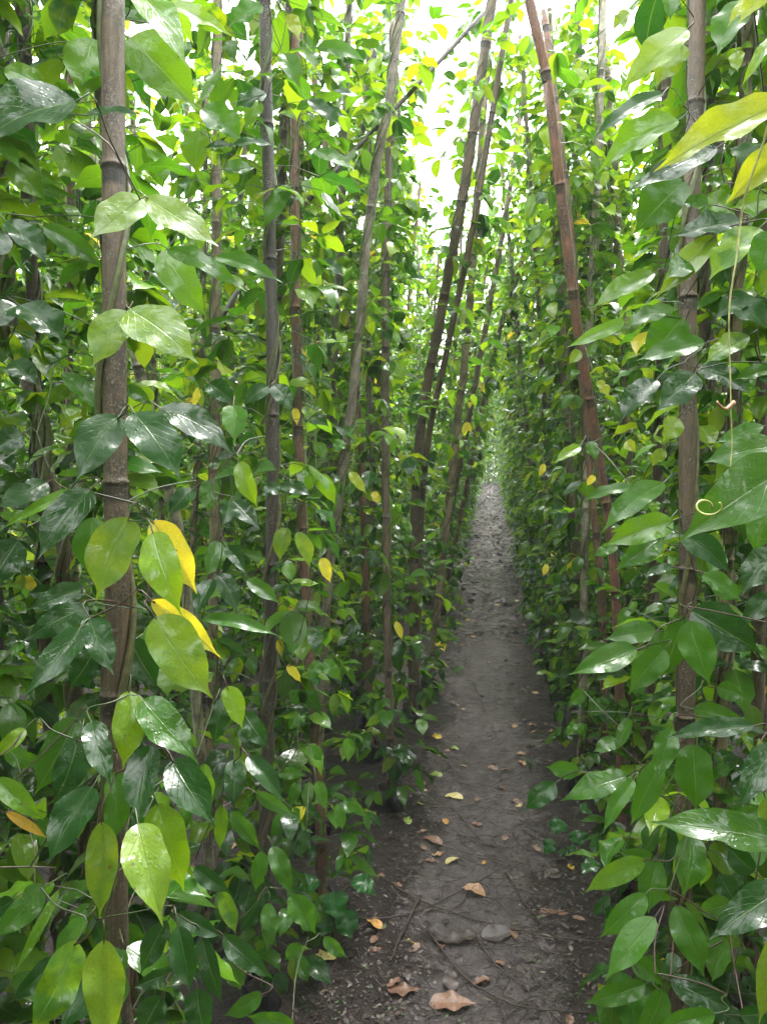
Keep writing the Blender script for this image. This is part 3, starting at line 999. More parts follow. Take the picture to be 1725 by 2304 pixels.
for key, h in HP.items():
    path = h['path']; base = path[0].copy(); loc = path - base
    r = np.random.default_rng(100 + int(key[1:]))
    near = h['r'] and np.linalg.norm(base[:2]) < 2.2
    fx = None
    if key in RINGS:
        seg = np.concatenate([[0], np.cumsum(np.linalg.norm(np.diff(loc, axis=0), axis=1))])
        pr = np.array([proj(p)[0][1] / K for p in path[seg < 2.9]])
        fx = [float(np.interp(-yy, -pr, seg[seg < 2.9])) for yy in RINGS[key]]
        fx += [max(fx) + .35, max(fx) + .68] + ([min(fx) - .3] if min(fx) > .4 else [])
        fx = sorted(x for x in fx if .05 < x < seg[-1] - .05)
    mb = pole_mesh(loc, h['r'] * 1.04, h['r'] * .96, r, ns=20 if near else 12, gap=.40 if near else .34, fixed=fx)
    if key == 'p7':
        off = np.array([.018, .006, 0]); pole_mesh(loc * np.array([1, 1, .93]) + off + np.outer(np.linspace(0, 1, len(loc)), [.03, .02, 0]), h['r'] * .7, h['r'] * .6, r, mb=mb)
    o = mb.obj('bamboo_stake' if key != 'p18' else 'cross_stick', M_BAMBOO)
    o.location = base; o.color = (*h['col'], 1)
    tag(o, h['label'], 'stake', 'stakes that hold up the vines')
    if key == 'p18': continue
    vine = empty('climbing_vine', base)
    tag(vine, VLAB[key], 'vine', 'vines climbing the stakes')
    st = MB()
    rad = h['r']
    helix(st, loc, rad, r, strands={'p1': 1, 'p13': 2, 'p16': 4, 'p10': 1, 'p17': 1}.get(key, 3),
          thick={'p1': .0055, 'p13': .006, 'p16': .009, 'p10': .0015, 'p17': .002}.get(key, .0035), pitch={'p1': .42, 'p13': .5}.get(key, .3), ns=8 if near else 5, step=.012 if near else .03)
    if key in ('p13', 'p16'):
        low = loc[loc[:, 2] < 1.0]
        helix(st, low, rad, r, strands=3, thick=.006, pitch=.35, ns=6)
    fol = MB()
    dist = np.linalg.norm(base[:2])
    def avoid(e, base=base, key=key, loc=loc):
        wpt = e + base
        if key in ('p1', 'p13', 'p14', 'p16', 'p22', 'p23'):
            _, z = proj(wpt); _, zb = proj(base)
            if z < zb + .03: return True
        f_ = e - np.array([np.interp(e[2], loc[:, 2], loc[:, 0]), np.interp(e[2], loc[:, 2], loc[:, 1]), e[2]])
        if key not in ('p1', 'p13') and e[2] > .55 and unit(f_[:2]) @ unit(-base[:2]) > .55 and math.sin(e[2] * 91.7) > (-.6 if e[2] < 1.9 else .3): return True
        if wpt[2] < 1.3 and -.22 < wpt[0] < .2: return True
        return np.linalg.norm(wpt - CP) < .8
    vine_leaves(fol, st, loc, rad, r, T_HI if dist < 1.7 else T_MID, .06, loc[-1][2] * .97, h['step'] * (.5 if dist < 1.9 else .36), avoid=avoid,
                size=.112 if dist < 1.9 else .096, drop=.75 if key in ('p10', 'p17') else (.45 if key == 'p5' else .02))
    if key in ('p1', 'p13'):
        vine_leaves(fol, st, loc, rad, r, T_HI, .06, .85, .02, size=.10, reach=(.03, .2), avoid=lambda e, b=base: np.linalg.norm(e + b - CP) < 1.25 or (key == 'p13' and (e + b)[0] < .22) or (key == 'p1' and (e + b)[0] > -.42))
    anchors = [p for p in loc[::1]]
    for q in sorted(leaf_of[key], key=lambda q: np.min(np.linalg.norm(loc - (q['b'] - base), axis=1))):
        lm = MB()
        s4 = q['sh']
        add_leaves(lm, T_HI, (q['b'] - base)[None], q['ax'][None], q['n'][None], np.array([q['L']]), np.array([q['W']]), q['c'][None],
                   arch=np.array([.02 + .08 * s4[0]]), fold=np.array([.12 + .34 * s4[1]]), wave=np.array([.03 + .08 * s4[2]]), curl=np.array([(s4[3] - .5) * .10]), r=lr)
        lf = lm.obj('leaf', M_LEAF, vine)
        if q['kind'] in LEAFNAMES: lf['label'] = LEAFNAMES[q['kind']]
        # petiole back to the stem
        b = q['b'] - base
        # from the nearest point of the stem or of a leaf stalk already growing there
        AN = np.array(anchors); i = int(np.argmin(np.linalg.norm(AN - (b - np.array([0, 0, .01])), axis=1)))
        a = AN[i]
        d = np.linalg.norm(a - b)
        m1 = b - q['ax'] * min(.02, d * .3); m2 = (a + b) / 2 + np.array([0, 0, .10 * d])
        pp = smooth_path([a, m2, m1, b + q['ax'] * .004], 10)
        tube(st, pp, np.linspace(.0011, .0008, 10), 6, (.035, .050, .014, 1) if s4[0] > .5 else (.045, .020, .012, 1), cap=False)
        anchors += [pp[5], pp[7], pp[9]]
    st.obj('stem', M_STEM, vine)
    if fol.n: fol.obj('foliage', M_LEAF if dist < 2.4 else M_FAR, vine)

# ------------------------------------------------------------------ repeats: stake and vine kinds copied down the rows
def variant(seed, H, lod, step, size=.105, ff=False):
    r = np.random.default_rng(seed)
    bow = r.uniform(-.05, .05, 2)
    t = np.linspace(0, 1, 24)
    path = np.stack([bow[0] * np.sin(t * math.pi), bow[1] * np.sin(t * math.pi), H * t], 1)
    rad = r.uniform(.011, .017)
    pm = pole_mesh(path, rad * 1.1, rad * .9, r, ns=8 if lod else 6).mesh('bamboo_stake', M_BAMBOO)
    st = MB(); fo = MB()
    helix(st, path, rad, r, strands=3 if lod else 2, thick=.0038, pitch=.3, ns=5 if lod else 4, step=.03 if lod else .06)
    vine_leaves(fo, st if lod else None, path, rad, r, T_MID if lod else T_LO, .13, H * .98, step, size=size, drop=0, reach=(.02, .095))
    return pm, st.mesh('stem', M_STEM), fo.mesh('foliage', M_FAR)
V_MID = [variant(300 + i, 3.5 + .14 * (i % 3), 1, .0165, size=.094) for i in range(6)]
V_LO = [variant(400 + i, 3.5 + .14 * (i % 3), 0, .0175, size=.098) for i in range(6)]
PCOL = [TAN, BROWN, GREY, RED, DARK, PALE, BROWN, TAN]
hero_xy = [h['path'][0][:2] for k, h in HP.items() if k != 'p18']
sr = np.random.default_rng(5)
first_mid = {}
def copy_plant(x, y, lod, glabel, vlabel, lean=(0, 0), group_s='', group_v=''):
    V = (V_MID if lod else V_LO)
    pm, sm, fm = V[sr.integers(len(V))]
    s = sr.uniform(.9, 1.08)
    rz = sr.uniform(0, 6.28)
    z = float(ground_z(x, y)) - .01
    rot = (Matrix.Rotation(lean[0], 4, 'Y') @ Matrix.Rotation(-lean[1], 4, 'X') @ Matrix.Rotation(rz, 4, 'Z')).to_euler()
    p = link('bamboo_stake', pm); p.location = (x, y, z); p.rotation_euler = rot; p.scale = (1, 1, s)
    c = np.array(PCOL[sr.integers(len(PCOL))]) * sr.uniform(.8, 1.15); p.color = (*c, 1)
    tag(p, glabel, 'stake', group_s)
    v = empty('climbing_vine', (x, y, z)); v.rotation_euler = rot; v.scale = (1, 1, s)
    tag(v, vlabel, 'vine', group_v)
    link('stem', sm, v); link('foliage', fm, v)

ROWS = [  # x, from, to, spacing, lean towards the path, words
 (-.52, 4.6, 30, .42, .14, 'left front'), (-.84, 1.35, 10, .42, .06, 'left front'),
 (-1.55, 1.3, 10.5, .46, .02, 'left second'), (-1.8, 2.6, 11, .5, 0, 'left second'),
 (-2.55, 3.2, 12, .55, 0, 'left third'),
 (.42, 2.8, 30, .42, -.07, 'right front'), (.74, 1.75, 10, .42, -.03, 'right front'),
 (1.45, 1.7, 10.5, .46, 0, 'right second'), (1.7, 2.9, 11, .5, 0, 'right second'),
 (2.45, 3.6, 12, .55, 0, 'right third'),
]
WORD = {
 'left front': ('stake farther back in the row bordering the left of the path', 'vine farther back in the leafy row bordering the left of the path'),
 'right front': ('stake in the leafy wall bordering the right of the path', 'vine in the leafy wall bordering the right of the path'),
 'left second': ('stake in the second row, seen through gaps in the left row', 'vine in the second row, seen through gaps in the left row'),
 'right second': ('stake in the second row, seen through gaps in the right wall', 'vine in the second row, seen through gaps in the right wall'),
 'left third': ('thin stake deep in the left side behind two rows', 'vine deep in the left side behind two rows'),
 'right third': ('thin stake deep in the right side behind two rows', 'vine deep in the right side behind two rows'),
}
EXTRA = [(-.72, 1.38, 'left front'), (-1.0, 1.62, 'left second'), (-.92, 1.2, 'left front'), (.52, 1.78, 'right front'), (.50, 2.05, 'right front'), (.47, 2.45, 'right front'), (-1.02, 1.05, 'left second'), (.86, 1.35, 'right second')]
bag_sites = [(h['path'][0][0], h['path'][0][1], k) for k, h in HP.items() if k != 'p18']
cnt = 0
for x, y0, y1, sp, lean, wd in ROWS:
    y = y0
    while y < y1:
        px = x + sr.normal(0, .035); py = y + sr.normal(0, .05)
        y += sp * (1 if y < 12 else 1.35)
        if min(np.hypot(px - q[0], py - q[1]) for q in hero_xy) < .22: continue
        if any(np.hypot(px, py) < np.hypot(*q) and abs(math.atan2(px, py) - math.atan2(*q)) < .045 for q in hero_xy): continue
        ln = (lean * sr.uniform(.2, 1.6) + sr.normal(0, .025), sr.normal(0, .03))
        copy_plant(px, py, py < 6.5, WORD[wd][0], WORD[wd][1], ln, wd + ' row stakes', wd + ' row vines')
        if py < 8 and abs(px) < 2: bag_sites.append((px, py, wd))
        cnt += 1
for x, y, wd in EXTRA:
    copy_plant(x, y, 1, WORD[wd][0], WORD[wd][1], (0, 0), wd + ' row stakes', wd + ' row vines'); bag_sites.append((x, y, wd))
print('copied plants', cnt)

# far-off and outlying vines, with unseen ones behind the camera, as one mass
mass = MB(); mr = np.random.default_rng(77)
pts = []
for x in (-3.5, -4.5, -5.6, -7): pts += [(x, y) for y in np.arange(3.0, 16, .5)]
for x in (3.4, 4.4, 5.5, 7): pts += [(x, y) for y in np.arange(3.0, 16, .5)]
for x in (-1.6, -2.6, 1.5, 2.5): pts += [(x, y) for y in np.arange(12.3, 22, .6)]
for y in (31.5, 32.2, 33, 35): pts += [(x, y) for x in np.arange(-3, 3.1, .3)]
for x in (-.6, .5): pts += [(x, y) for y in np.arange(-4, .2, .45)]  # from here: unseen rows behind the camera, added for reflections and shade
for x in (-1.6, 1.5, -2.6, 2.5, -3.6, 3.5): pts += [(x, y) for y in np.arange(-4, 1.6, .55)]
for y in np.arange(-4.5, -4, .4): pts += [(x, y) for x in np.arange(-3, 3.1, .35)]
for (x, y) in pts:
    H = mr.uniform(3.4, 3.9)
    n = 420
    hz = mr.uniform(0.05, H, n); a = mr.uniform(0, 6.28, n); rr = mr.uniform(.03, .2, n)
    B = np.stack([x + rr * np.cos(a), y + rr * np.sin(a), hz], 1)
    dr = mr.uniform(0, 1.2, n)
    A = np.stack([np.cos(a) * np.cos(dr), np.sin(a) * np.cos(dr), -np.sin(dr)], 1)
    L = mr.uniform(.09, .15, n)
    add_leaves(mass, T_LO, B, A, np.array([0, 0, 1.0]) + mr.normal(0, .3, (n, 3)), L, L * .58, pick_colours(hz / H if y < 30 else np.ones(n), mr), r=mr)  # end wall takes the top tints: its glow is put into colour
    tube(mass, [[x, y, 0], [x + mr.normal(0, .08), y, H]], .014, 4, (.2, .15, .1, 0))
tag(mass.obj('far_and_unseen_foliage', M_FAR), kind='stuff')

# ------------------------------------------------------------------ black grow bags at the foot of the vines
def bag_parts(seed):
    r = np.random.default_rng(seed)
    ns, nz = 28, 11
    H = r.uniform(.10, .14); Rb = r.uniform(.045, .056)
    a = np.linspace(0, 2 * math.pi, ns, endpoint=False)
    V = []
    for i in range(nz):
        t = i / (nz - 1)
        rr = Rb * (1 + .07 * math.sin(t * 3.1)) + .004 * np.sin(a * 5 + t * 6 + seed) + .0035 * np.sin(a * 11 - t * 9) + r.normal(0, .0018, ns)
        if i == nz - 1: rr = rr * .96
        z = H * t + (.008 * np.sin(a * 3 + seed) + .006 * np.sin(a * 7) if i >= nz - 2 else 0)
        V.append(np.stack([rr * np.cos(a), rr * np.sin(a), np.broadcast_to(z, a.shape)], 1))
    V.append(V[-1] * np.array([.93, .93, 1]) - np.array([0, 0, .02]))
    n = len(V)
    q = [(i * ns + j, i * ns + (j + 1) % ns, (i + 1) * ns + (j + 1) % ns, (i + 1) * ns + j) for i in range(n - 1) for j in range(ns)]
    mb = MB(); mb.add(np.concatenate(V), q, (.012, .012, .014, 1))
    so = MB()
    S = []
    for k, f in enumerate((.9, .6, .3, .02)):
        S.append(np.stack([Rb * f * np.cos(a), Rb * f * np.sin(a), H - .022 + .006 * k + r.normal(0, .003, ns)], 1))
    q = [(i * ns + j, i * ns + (j + 1) % ns, (i + 1) * ns + (j + 1) % ns, (i + 1) * ns + j) for i in range(3) for j in range(ns)]
    so.add(np.concatenate(S), q, (.035, .026, .02, 1))
    return mb.mesh('grow_bag', M_BAG), so.mesh('soil', M_SOIL)
BAGS = [bag_parts(i) for i in range(4)]
NAMED = {'p1': 'the thick mottled stake', 'p2': 'the blackish straight stake', 'p3': 'the slim light tan stake', 'p4': 'the reddish brown stake',
         'p5': 'the pale grey leaning stake', 'p6': 'the dark brown upright stake', 'p7': 'the doubled brown leaning stake', 'p8': 'the tan leaning stake',
         'p9': 'the thin dark stake', 'p10': 'the smooth reddish stake', 'p11': 'the thinner brown right stake', 'p12': 'the pale grey green stake',
         'p13': 'the thick brown right stake', 'p14': 'the stake at the right picture edge', 'p15': 'the dark leaning right stake',
         'p16': 'the braided left stake', 'p17': 'the pale bare leaning stake', 'p19': 'the thin pinkish stake', 'p22': 'the stake just outside the right', 'p23': 'the stake just outside the left', 'p20': 'the slender brown back stake', 'p21': 'the slender reddish back stake'}
for x, y, k in bag_sites:
    bm_, sm_ = BAGS[sr.integers(4)]
    b = link('grow_bag', bm_); b.location = (x, y, float(ground_z(x, y)) - .03); b.rotation_euler = (sr.normal(0, .05), sr.normal(0, .05), sr.uniform(0, 6.28))
    link('soil', sm_, b)
    tag(b, 'black plastic grow bag at the foot of ' + NAMED[k] if k in NAMED else 'black plastic grow bag at the foot of a vine in the %s row' % k, 'grow bag', 'black grow bags along the rows')

# ------------------------------------------------------------------ litter on the path
def ground_at(px, py):
    """source pixel -> point on the ground"""
    d = unproj(px, py, 1.0) - CP
    t = -CAM_H / d[2]
    p = CP + d * t
    for _ in range(3):
        t = (ground_z(p[0], p[1]) - CAM_H) / d[2]; p = CP + d * t
    return p
FC = {'y': (.52, .36, .03), 'o': (.42, .21, .05), 'p': (.48, .40, .16), 't': (.34, .19, .10), 'b': (.17, .09, .06), 'k': (.05, .035, .032), 'g': (.22, .30, .05)}
FN = {'y': 'bright yellow', 'o': 'orange', 'p': 'pale yellow', 't': 'tan', 'b': 'brown', 'k': 'dark rotten', 'g': 'yellow green'}
def fallen(px, py, Lc, ang, k, label, r, p=None):
    p = ground_at(px, py) if p is None else p
    mb = MB()
    a = np.array([math.cos(ang), math.sin(ang), 0])
    L = Lc / 100
    add_leaves(mb, T_HI if p[1] < 5 else T_MID, -a[None] * L * .5, (a + np.array([0, 0, r.normal(0, .08)]))[None], np.array([[r.normal(0, .25), r.normal(0, .25), 1.0]]),
               np.array([L]), np.array([L * r.uniform(.42, .58)]), np.array([[*(np.array(FC[k]) * r.uniform(.85, 1.15)), 1]]),
               arch=np.array([r.uniform(-.1, .14)]), fold=np.array([r.uniform(.0, .35)]), wave=np.array([r.uniform(.03, .13)]), curl=np.array([r.uniform(-.1, .1)]), r=r)
    o = mb.obj('fallen_leaf', M_FALLEN)
    o.location = (p[0], p[1], p[2] + .006)
    tag(o, label, 'fallen leaf', 'leaves fallen on the path')
fr_ = np.random.default_rng(9)
FL = [ # tile px, length cm, angle, colour, label
 ('F', 228, 238, 6.5, 2.6, 'y', 'bright yellow leaf flat on the mud, left side of the path below the leaning stakes'),
 ('F', 300, 290, 6, 2.7, 'g', 'narrow yellow green leaf lying right beside the bright yellow leaf'),
 ('F', 225, 400, 7, 2.7, 'g', 'mottled yellow green leaf among twigs on the left path edge'),
 ('F', 300, 498, 9, 2.8, 'p', 'long pale yellow leaf with an orange end on the left of the path'),
 ('F', 588, 532, 5, 1.0, 'p', 'cream yellow leaf on the right of the path near the weed seedling'),
 ('F', 270, 605, 4.5, 1.9, 'o', 'orange yellow spotted leaf in dark litter left of the path middle'),
 ('F', 160, 525, 5, 2.3, 'g', 'dull green leaf curled at the left edge of the path'),
 ('F', 102, 605, 5.5, 2.1, 'g', 'greyish green leaf at the far left edge of the path'),
 ('F', 300, 780, 6, .7, 'p', 'pale yellow heart shaped leaf left of the small orange leaf'),
 ('F', 436, 782, 3.2, 1.3, 'o', 'small curled orange yellow leaf in the middle of the path'),
 ('F', 812, 800, 4.2, 1.5, 'y', 'yellow leaf with brown spots at the right edge of the path'),
 ('F', 385, 918, 8.5, 2.9, 't', 'long tan leaf with ragged edge across the middle of the path'),
 ('F', 121, 1105, 6, 1.9, 'y', 'golden yellow upright leaf on dark mud, lower left of the path'),
 ('F', 487, 1062, 2.5, .3, 'y', 'tiny yellow leaf scrap under a dark twig'),
 ('F', 300, 98, 4.5, 2.5, 't', 'tan leaf lying against a cream one high up the path'),
 ('F', 348, 118, 3, .5, 'p', 'small cream leaf lying against a tan one high up the path'),
 ('F', 515, 210, 4.5, .1, 'o', 'orange oval leaf in the middle of the wet strip'),
 ('F', 570, 192, 4.5, 1.0, 't', 'tan orange leaf to the right of the orange oval one'),
 ('F', 380, 270, 6, 2.9, 't', 'orange tan leaf left of the wet strip'),
 ('F', 348, 362, 4, 2.2, 't', 'small tan leaf on the wet strip'),
 ('F', 530, 385, 6, .2, 't', 'rust tan leaf right of the wet strip'),
 ('F', 722, 213, 5, 1.3, 't', 'tan leaf on the right bank beside a grow bag'),
 ('F', 640, 275, 6, .5, 't', 'long tan leaf at the right side of the path'),
 ('F', 600, 310, 5, .2, 't', 'pale tan leaf lying just below a longer one on the right'),
 ('F', 400, 615, 5, 2.8, 'b', 'brown leaf pressed in mud in the middle of the path'),
 ('F', 508, 460, 5.5, 2.4, 'b', 'brown leaf flat by the right of the wet strip'),
 ('F', 208, 690, 9, 2.6, 'b', 'large curled brown leaf at the left of the path'),
 ('F', 238, 745, 5.5, .4, 't', 'tan brown leaf just below the large curled brown one'),
 ('F', 740, 995, 8, 3.0, 'b', 'reddish brown leaf on the right side of the lower path'),
 ('F', 730, 820, 9, 1.9, 'k', 'blackish purple leaf standing up in the litter on the right'),
 ('F', 500, 1095, 11, .4, 'k', 'long black rolled leaf across the lower path'),
 ('F', 245, 1110, 11, 2.9, 'k', 'wide black leaf right of the golden yellow one'),
 ('F', 355, 1120, 10, .3, 'k', 'dark rotten leaf next to the wide black one'),
 ('F', 90, 1335, 9, 0, 'b', 'brown leaf at the bottom left of the path with a tan tip'),
 ('F', 290, 1290, 9, 1.7, 'k', 'dark leaf stalk up on pale mud near the picture bottom'),
 ('F', 300, 1400, 12, .1, 'b', 'broad brown flat leaf at the very bottom of the path'),
 ('E', 1610, 1050, 7, 2.5, 'o', 'orange brown leaf at the left edge of the path by a grow bag'),
 ('E', 1400, 1180, 8, 2.7, 'p', 'pale yellow leaf on the ground under the lower left leaves'),
 ('E', 1065, 1235, 6, 1.4, 'p', 'whitish yellow curled leaf on the ground between left leaves'),
 ('E', 325, 905, 5, .5, 'o', 'orange leaf scrap on the mud behind the large left vine'),
 ('E', 1000, 710, 6, .6, 't', 'tan leaf on the mud left of the blackish stake'),
 ('E', 1340, 603, 4.5, .1, 'y', 'yellow leaf on the mud between the blackish and the reddish brown stakes'),
 ('E', 1210, 300, 5, .8, 'o', 'round orange leaf on the mud in the gap left of the reddish brown stake'),
 ('E', 350, 1350, 9, .2, 'b', 'reddish brown leaf on the ground at the lower left'),
 ('D', 375, 897, 6, .1, 'y', 'yellow leaf far up the path on its left side'),
 ('D', 365, 1010, 8, 2.8, 'p', 'cream leaf pair far up the path at the left bank'),
 ('D', 493, 1140, 6, .6, 'y', 'small yellow leaf in the middle of the path far up'),
 ('D', 580, 1125, 8, 1.2, 'p', 'cream leaf at the right bank far up the path'),
 ('D', 465, 1192, 6, .2, 'y', 'yellow leaf on the wet strip below the small far one'),
 ('D', 490, 1280, 8, .3, 'g', 'lime yellow leaf on the wet strip where the stakes end'),
 ('D', 370, 1160, 7, 2.7, 'g', 'green yellow leaf on the left bank far up the path'),
 ('D', 576, 1303, 7, .6, 'g', 'green leaf lying on the right half of the middle path'),
 ('D', 375, 1208, 7, .1, 'y', 'yellow green leaf on the left half of the middle path'),
 ('D', 385, 1280, 6, 2.4, 'o', 'orange leaf on the left half of the middle path'),
]
for t, px, py, Lc, an, k, lab in FL:
    ox, oy = TILE[t]
    fallen(ox + px / 1.921, oy + py / 1.921, Lc * 1.05, an, k, lab, fr_)
for i in range(200):
    y = 1.75 + 13 * fr_.random() ** 1.6
    x = fr_.uniform(-.42, .40)
    if abs(x + .03) < .16 and fr_.random() < .5: x += math.copysign(.2, x)
    k = 'kkbktbkkobbt'[fr_.integers(12)]
    if y < 3.2 and k in 'ot': k = 'b'
    where = 'nearest stretch of the path' if y < 2.8 else ('middle stretch of the path' if y < 6 else 'far stretch of the path')
    side = 'left bank of the ' if x < -.18 else ('right bank of the ' if x > .15 else '')
    fallen(0, 0, fr_.uniform(3, 6.5), fr_.uniform(0, 6.28), k, '%s %sleaf on the %s%s' % (FN[k], 'small ' if False else 'fallen ', side, where), fr_, p=np.array([x, y, ground_z(x, y)]))

def twig(pts, rad, label, col=(.045, .03, .022, 1), on_ground=True):
    P = smooth_path(np.array([[p[0], p[1], 0] for p in pts]), 40) if len(pts[0]) == 2 else smooth_path(pts, 40)
    if on_ground:
        P[:, 2] = [ground_z(p[0], p[1]) for p in P]
        P[:, 2] += rad * .8 + .004 + .006 * np.abs(np.sin(np.linspace(0, 7, len(P))))
    P = P + fr_.normal(0, .0008, P.shape)
    b = P[0].copy()
    mb = MB(); tube(mb, P - b, np.linspace(rad, rad * .45, len(P)), 6, col)
    if len(P) > 20 and fr_.random() < .6:      # a side shoot
        i = 22; d = unit(P[i + 1] - P[i]); s = np.array([-d[1], d[0], 0]) * fr_.choice([-1, 1])
        Q = np.array([P[i] + (d * .8 + s * .6) * q + np.array([0, 0, .01 * math.sin(q * 30)]) for q in np.linspace(0, .09, 8)]) - b
        tube(mb, Q, np.linspace(rad * .6, rad * .3, 8), 5, col)
    o = mb.obj('twig', M_TWIG); o.location = b
    tag(o, label, 'twig', 'dead twigs lying on the path')
def gpix(t, px, py):
    ox, oy = TILE[t]
    return ground_at(ox + px / 1.921, oy + py / 1.921)
TW = [
 ('F', [(-200, 1010), (0, 1035), (200, 975), (380, 885), (500, 820)], .0034, 'long dark twig slanting up from the left edge of the path'),
 ('F', [(0, 850), (170, 960), (400, 1035), (700, 1110), (980, 1140)], .0032, 'long thin twig crossing the whole lower path'),
 ('F', [(160, 520), (300, 560), (430, 700), (540, 720)], .003, 'black bent twig in the middle of the path'),
 ('F', [(530, 830), (600, 950), (680, 1050), (750, 1120)], .003, 'dark twig running down the right half of the path'),
 ('F', [(400, 1110), (480, 1230), (620, 1320), (760, 1280), (870, 1150)], .0026, 'thin curved twig making a loop on the lower path'),
 ('F', [(190, 1080), (300, 1230), (430, 1340), (600, 1420), (900, 1440)], .0032, 'long dark twig along the bottom of the path'),
 ('F', [(160, 935), (100, 1060), (30, 1220)], .0055, 'thick brown stick at the lower left of the path'),
 ('F', [(330, 440), (420, 460), (520, 430), (620, 390)], .0024, 'thin twig arching over the wet strip'),
 ('F', [(200, 545), (330, 550), (430, 520)], .0024, 'thin curved twig beside the pale yellow leaf'),
 ('F', [(390, 0), (430, 110), (470, 200), (495, 260)], .0024, 'thin dark twig running along the wet strip'),
 ('F', [(670, 1070), (740, 1040), (820, 1020)], .002, 'short pale twig on the right of the lower path'),
 ('F', [(210, 990), (300, 1000), (400, 1000), (415, 970)], .002, 'thin hooked twig below the long tan leaf'),
 ('F', [(740, 300), (820, 270), (900, 262)], .002, 'thin arching twig beside the weed seedling'),
 ('F', [(130, 340), (230, 420), (330, 440)], .0024, 'thin twig on the left bank beside the mottled leaf'),
 ('F', [(330, 700), (410, 700), (470, 720), (545, 715)], .0022, 'fine black twig under the brown leaf'),
 ('F', [(490, 880), (500, 960), (560, 1020)], .002, 'fine twig below the middle of the path'),
 ('E', [(1656, 1010), (1500, 1120), (1420, 1300), (1360, 1475)], .003, 'bare twig lying beside the left grow bags'),
 ('E', [(1656, 1330), (1520, 1220), (1400, 1170)], .0022, 'thin reddish twig pointing to the pale yellow leaf'),
 ('E', [(1300, 1000), (1170, 900), (1000, 780)], .0024, 'twig on the mud behind the lower left leaves'),
]
for t, ps, rad, lab in TW:
    twig([gpix(t, *p) for p in ps], rad, lab)
for i in range(70):
    y = 2.0 + 9 * fr_.random() ** 1.5; x = fr_.uniform(-.4, .38); a = fr_.uniform(0, 6.28); l = fr_.uniform(.08, .32)
    bend = fr_.normal(0, .25)
    ps = [(x + l * q * math.cos(a + bend * q), y + l * q * math.sin(a + bend * q)) for q in (0, .33, .66, 1)]
    if max(abs(p[0]) for p in ps) > .5: continue
    twig(ps, fr_.uniform(.0012, .0024), 'thin dark twig in the litter %s' % ('of the near path' if y < 3 else 'of the middle path' if y < 6 else 'of the far path'))

# crumbs, rootlets and moss that nobody could count
cr = MB(); r = np.random.default_rng(31)
for i in range(15000):
    y = 1.6 + 8 * r.random() ** 1.8; x = r.uniform(-.5, .48)
    if abs(x + .03 + .04 * math.sin(y * 3)) < .13 and r.random() < .8: continue
    z = ground_z(x, y); s = r.uniform(.0012, .0055) * (1.6 if r.random() < .08 else 1)
    g = r.random()
    c = (.035, .025, .02, 1) if g < .6 else ((.08, .06, .05, 1) if g < .9 else (.15, .13, .11, 1))
    if g > .93: c = (.05, .085, .03, 1)
    a = r.uniform(0, 6.28); ca, sa = math.cos(a) * s, math.sin(a) * s
    e = r.uniform(.5, 3)
    v = np.array([(-ca * e, -sa * e, 0), (-sa, ca, s * .3), (ca * e, sa * e, r.uniform(0, s)), (sa, -ca, s * .2), (0, 0, s * 1.0)]) + (x, y, z + s * .2)
    cr.add(v, [(0, 3, 4, 1), (1, 4, 3, 2)], c)
for i in range(2200):
    y = 1.7 + 9 * r.random() ** 1.7; x = r.uniform(-.48, .46); a = r.uniform(0, 6.28); l = r.uniform(.03, .11); b2 = r.normal(0, 1.2)
    P = np.array([(x + l * q * math.cos(a + b2 * q), y + l * q * math.sin(a + b2 * q), 0) for q in np.linspace(0, 1, 6)])
    P[:, 2] = ground_z(P[:, 0], P[:, 1]) + .002 + r.uniform(0, .006)
    tube(cr, P, r.uniform(.0005, .0011), 3, (.035, .024, .02, 1), cap=False)
n = 12000
yy = np.concatenate([1.6 + 6 * r.random(n // 7), 5 + 27 * r.random(n - n // 7)]); xx = np.where(yy < 9, r.uniform(-1.1, 1.0, n), r.uniform(-.5, .46, n))
keep = (np.abs(xx + .03 + .04 * np.sin(yy * 3)) > .12) | (r.random(n) < np.where(yy > 6, .85, .10))
keep &= (np.abs(xx) < .55) | (r.random(n) < .6)
xx = xx[keep]; yy = yy[keep]; n = len(xx)
az = r.uniform(0, 6.28, n); B = np.stack([xx, yy, ground_z(xx, yy) + .004], 1)
A = np.stack([np.cos(az), np.sin(az), r.normal(0, .16, n)], 1); L_ = r.uniform(.010, .045, n) * np.where(yy > 6, 2.2, 1)
PC = np.array([(.035, .022, .018), (.06, .036, .028), (.022, .016, .014), (.028, .02, .018), (.13, .09, .07), (.04, .032, .029)])
C_ = np.hstack([PC[r.integers(0, 6, n)] * r.uniform(.7, 1.2, (n, 1)) * np.where(yy > 6, .75, 1)[:, None], np.ones((n, 1))])
add_leaves(cr, T_LO, B, A, np.array([0, 0, 1.0]) + r.normal(0, .3, (n, 3)), L_, L_ * r.uniform(.3, .6, n), C_, arch=r.uniform(-.08, .12, n), r=r)
tag(cr.obj('litter_crumbs', M_TWIG, smooth=False), kind='stuff')

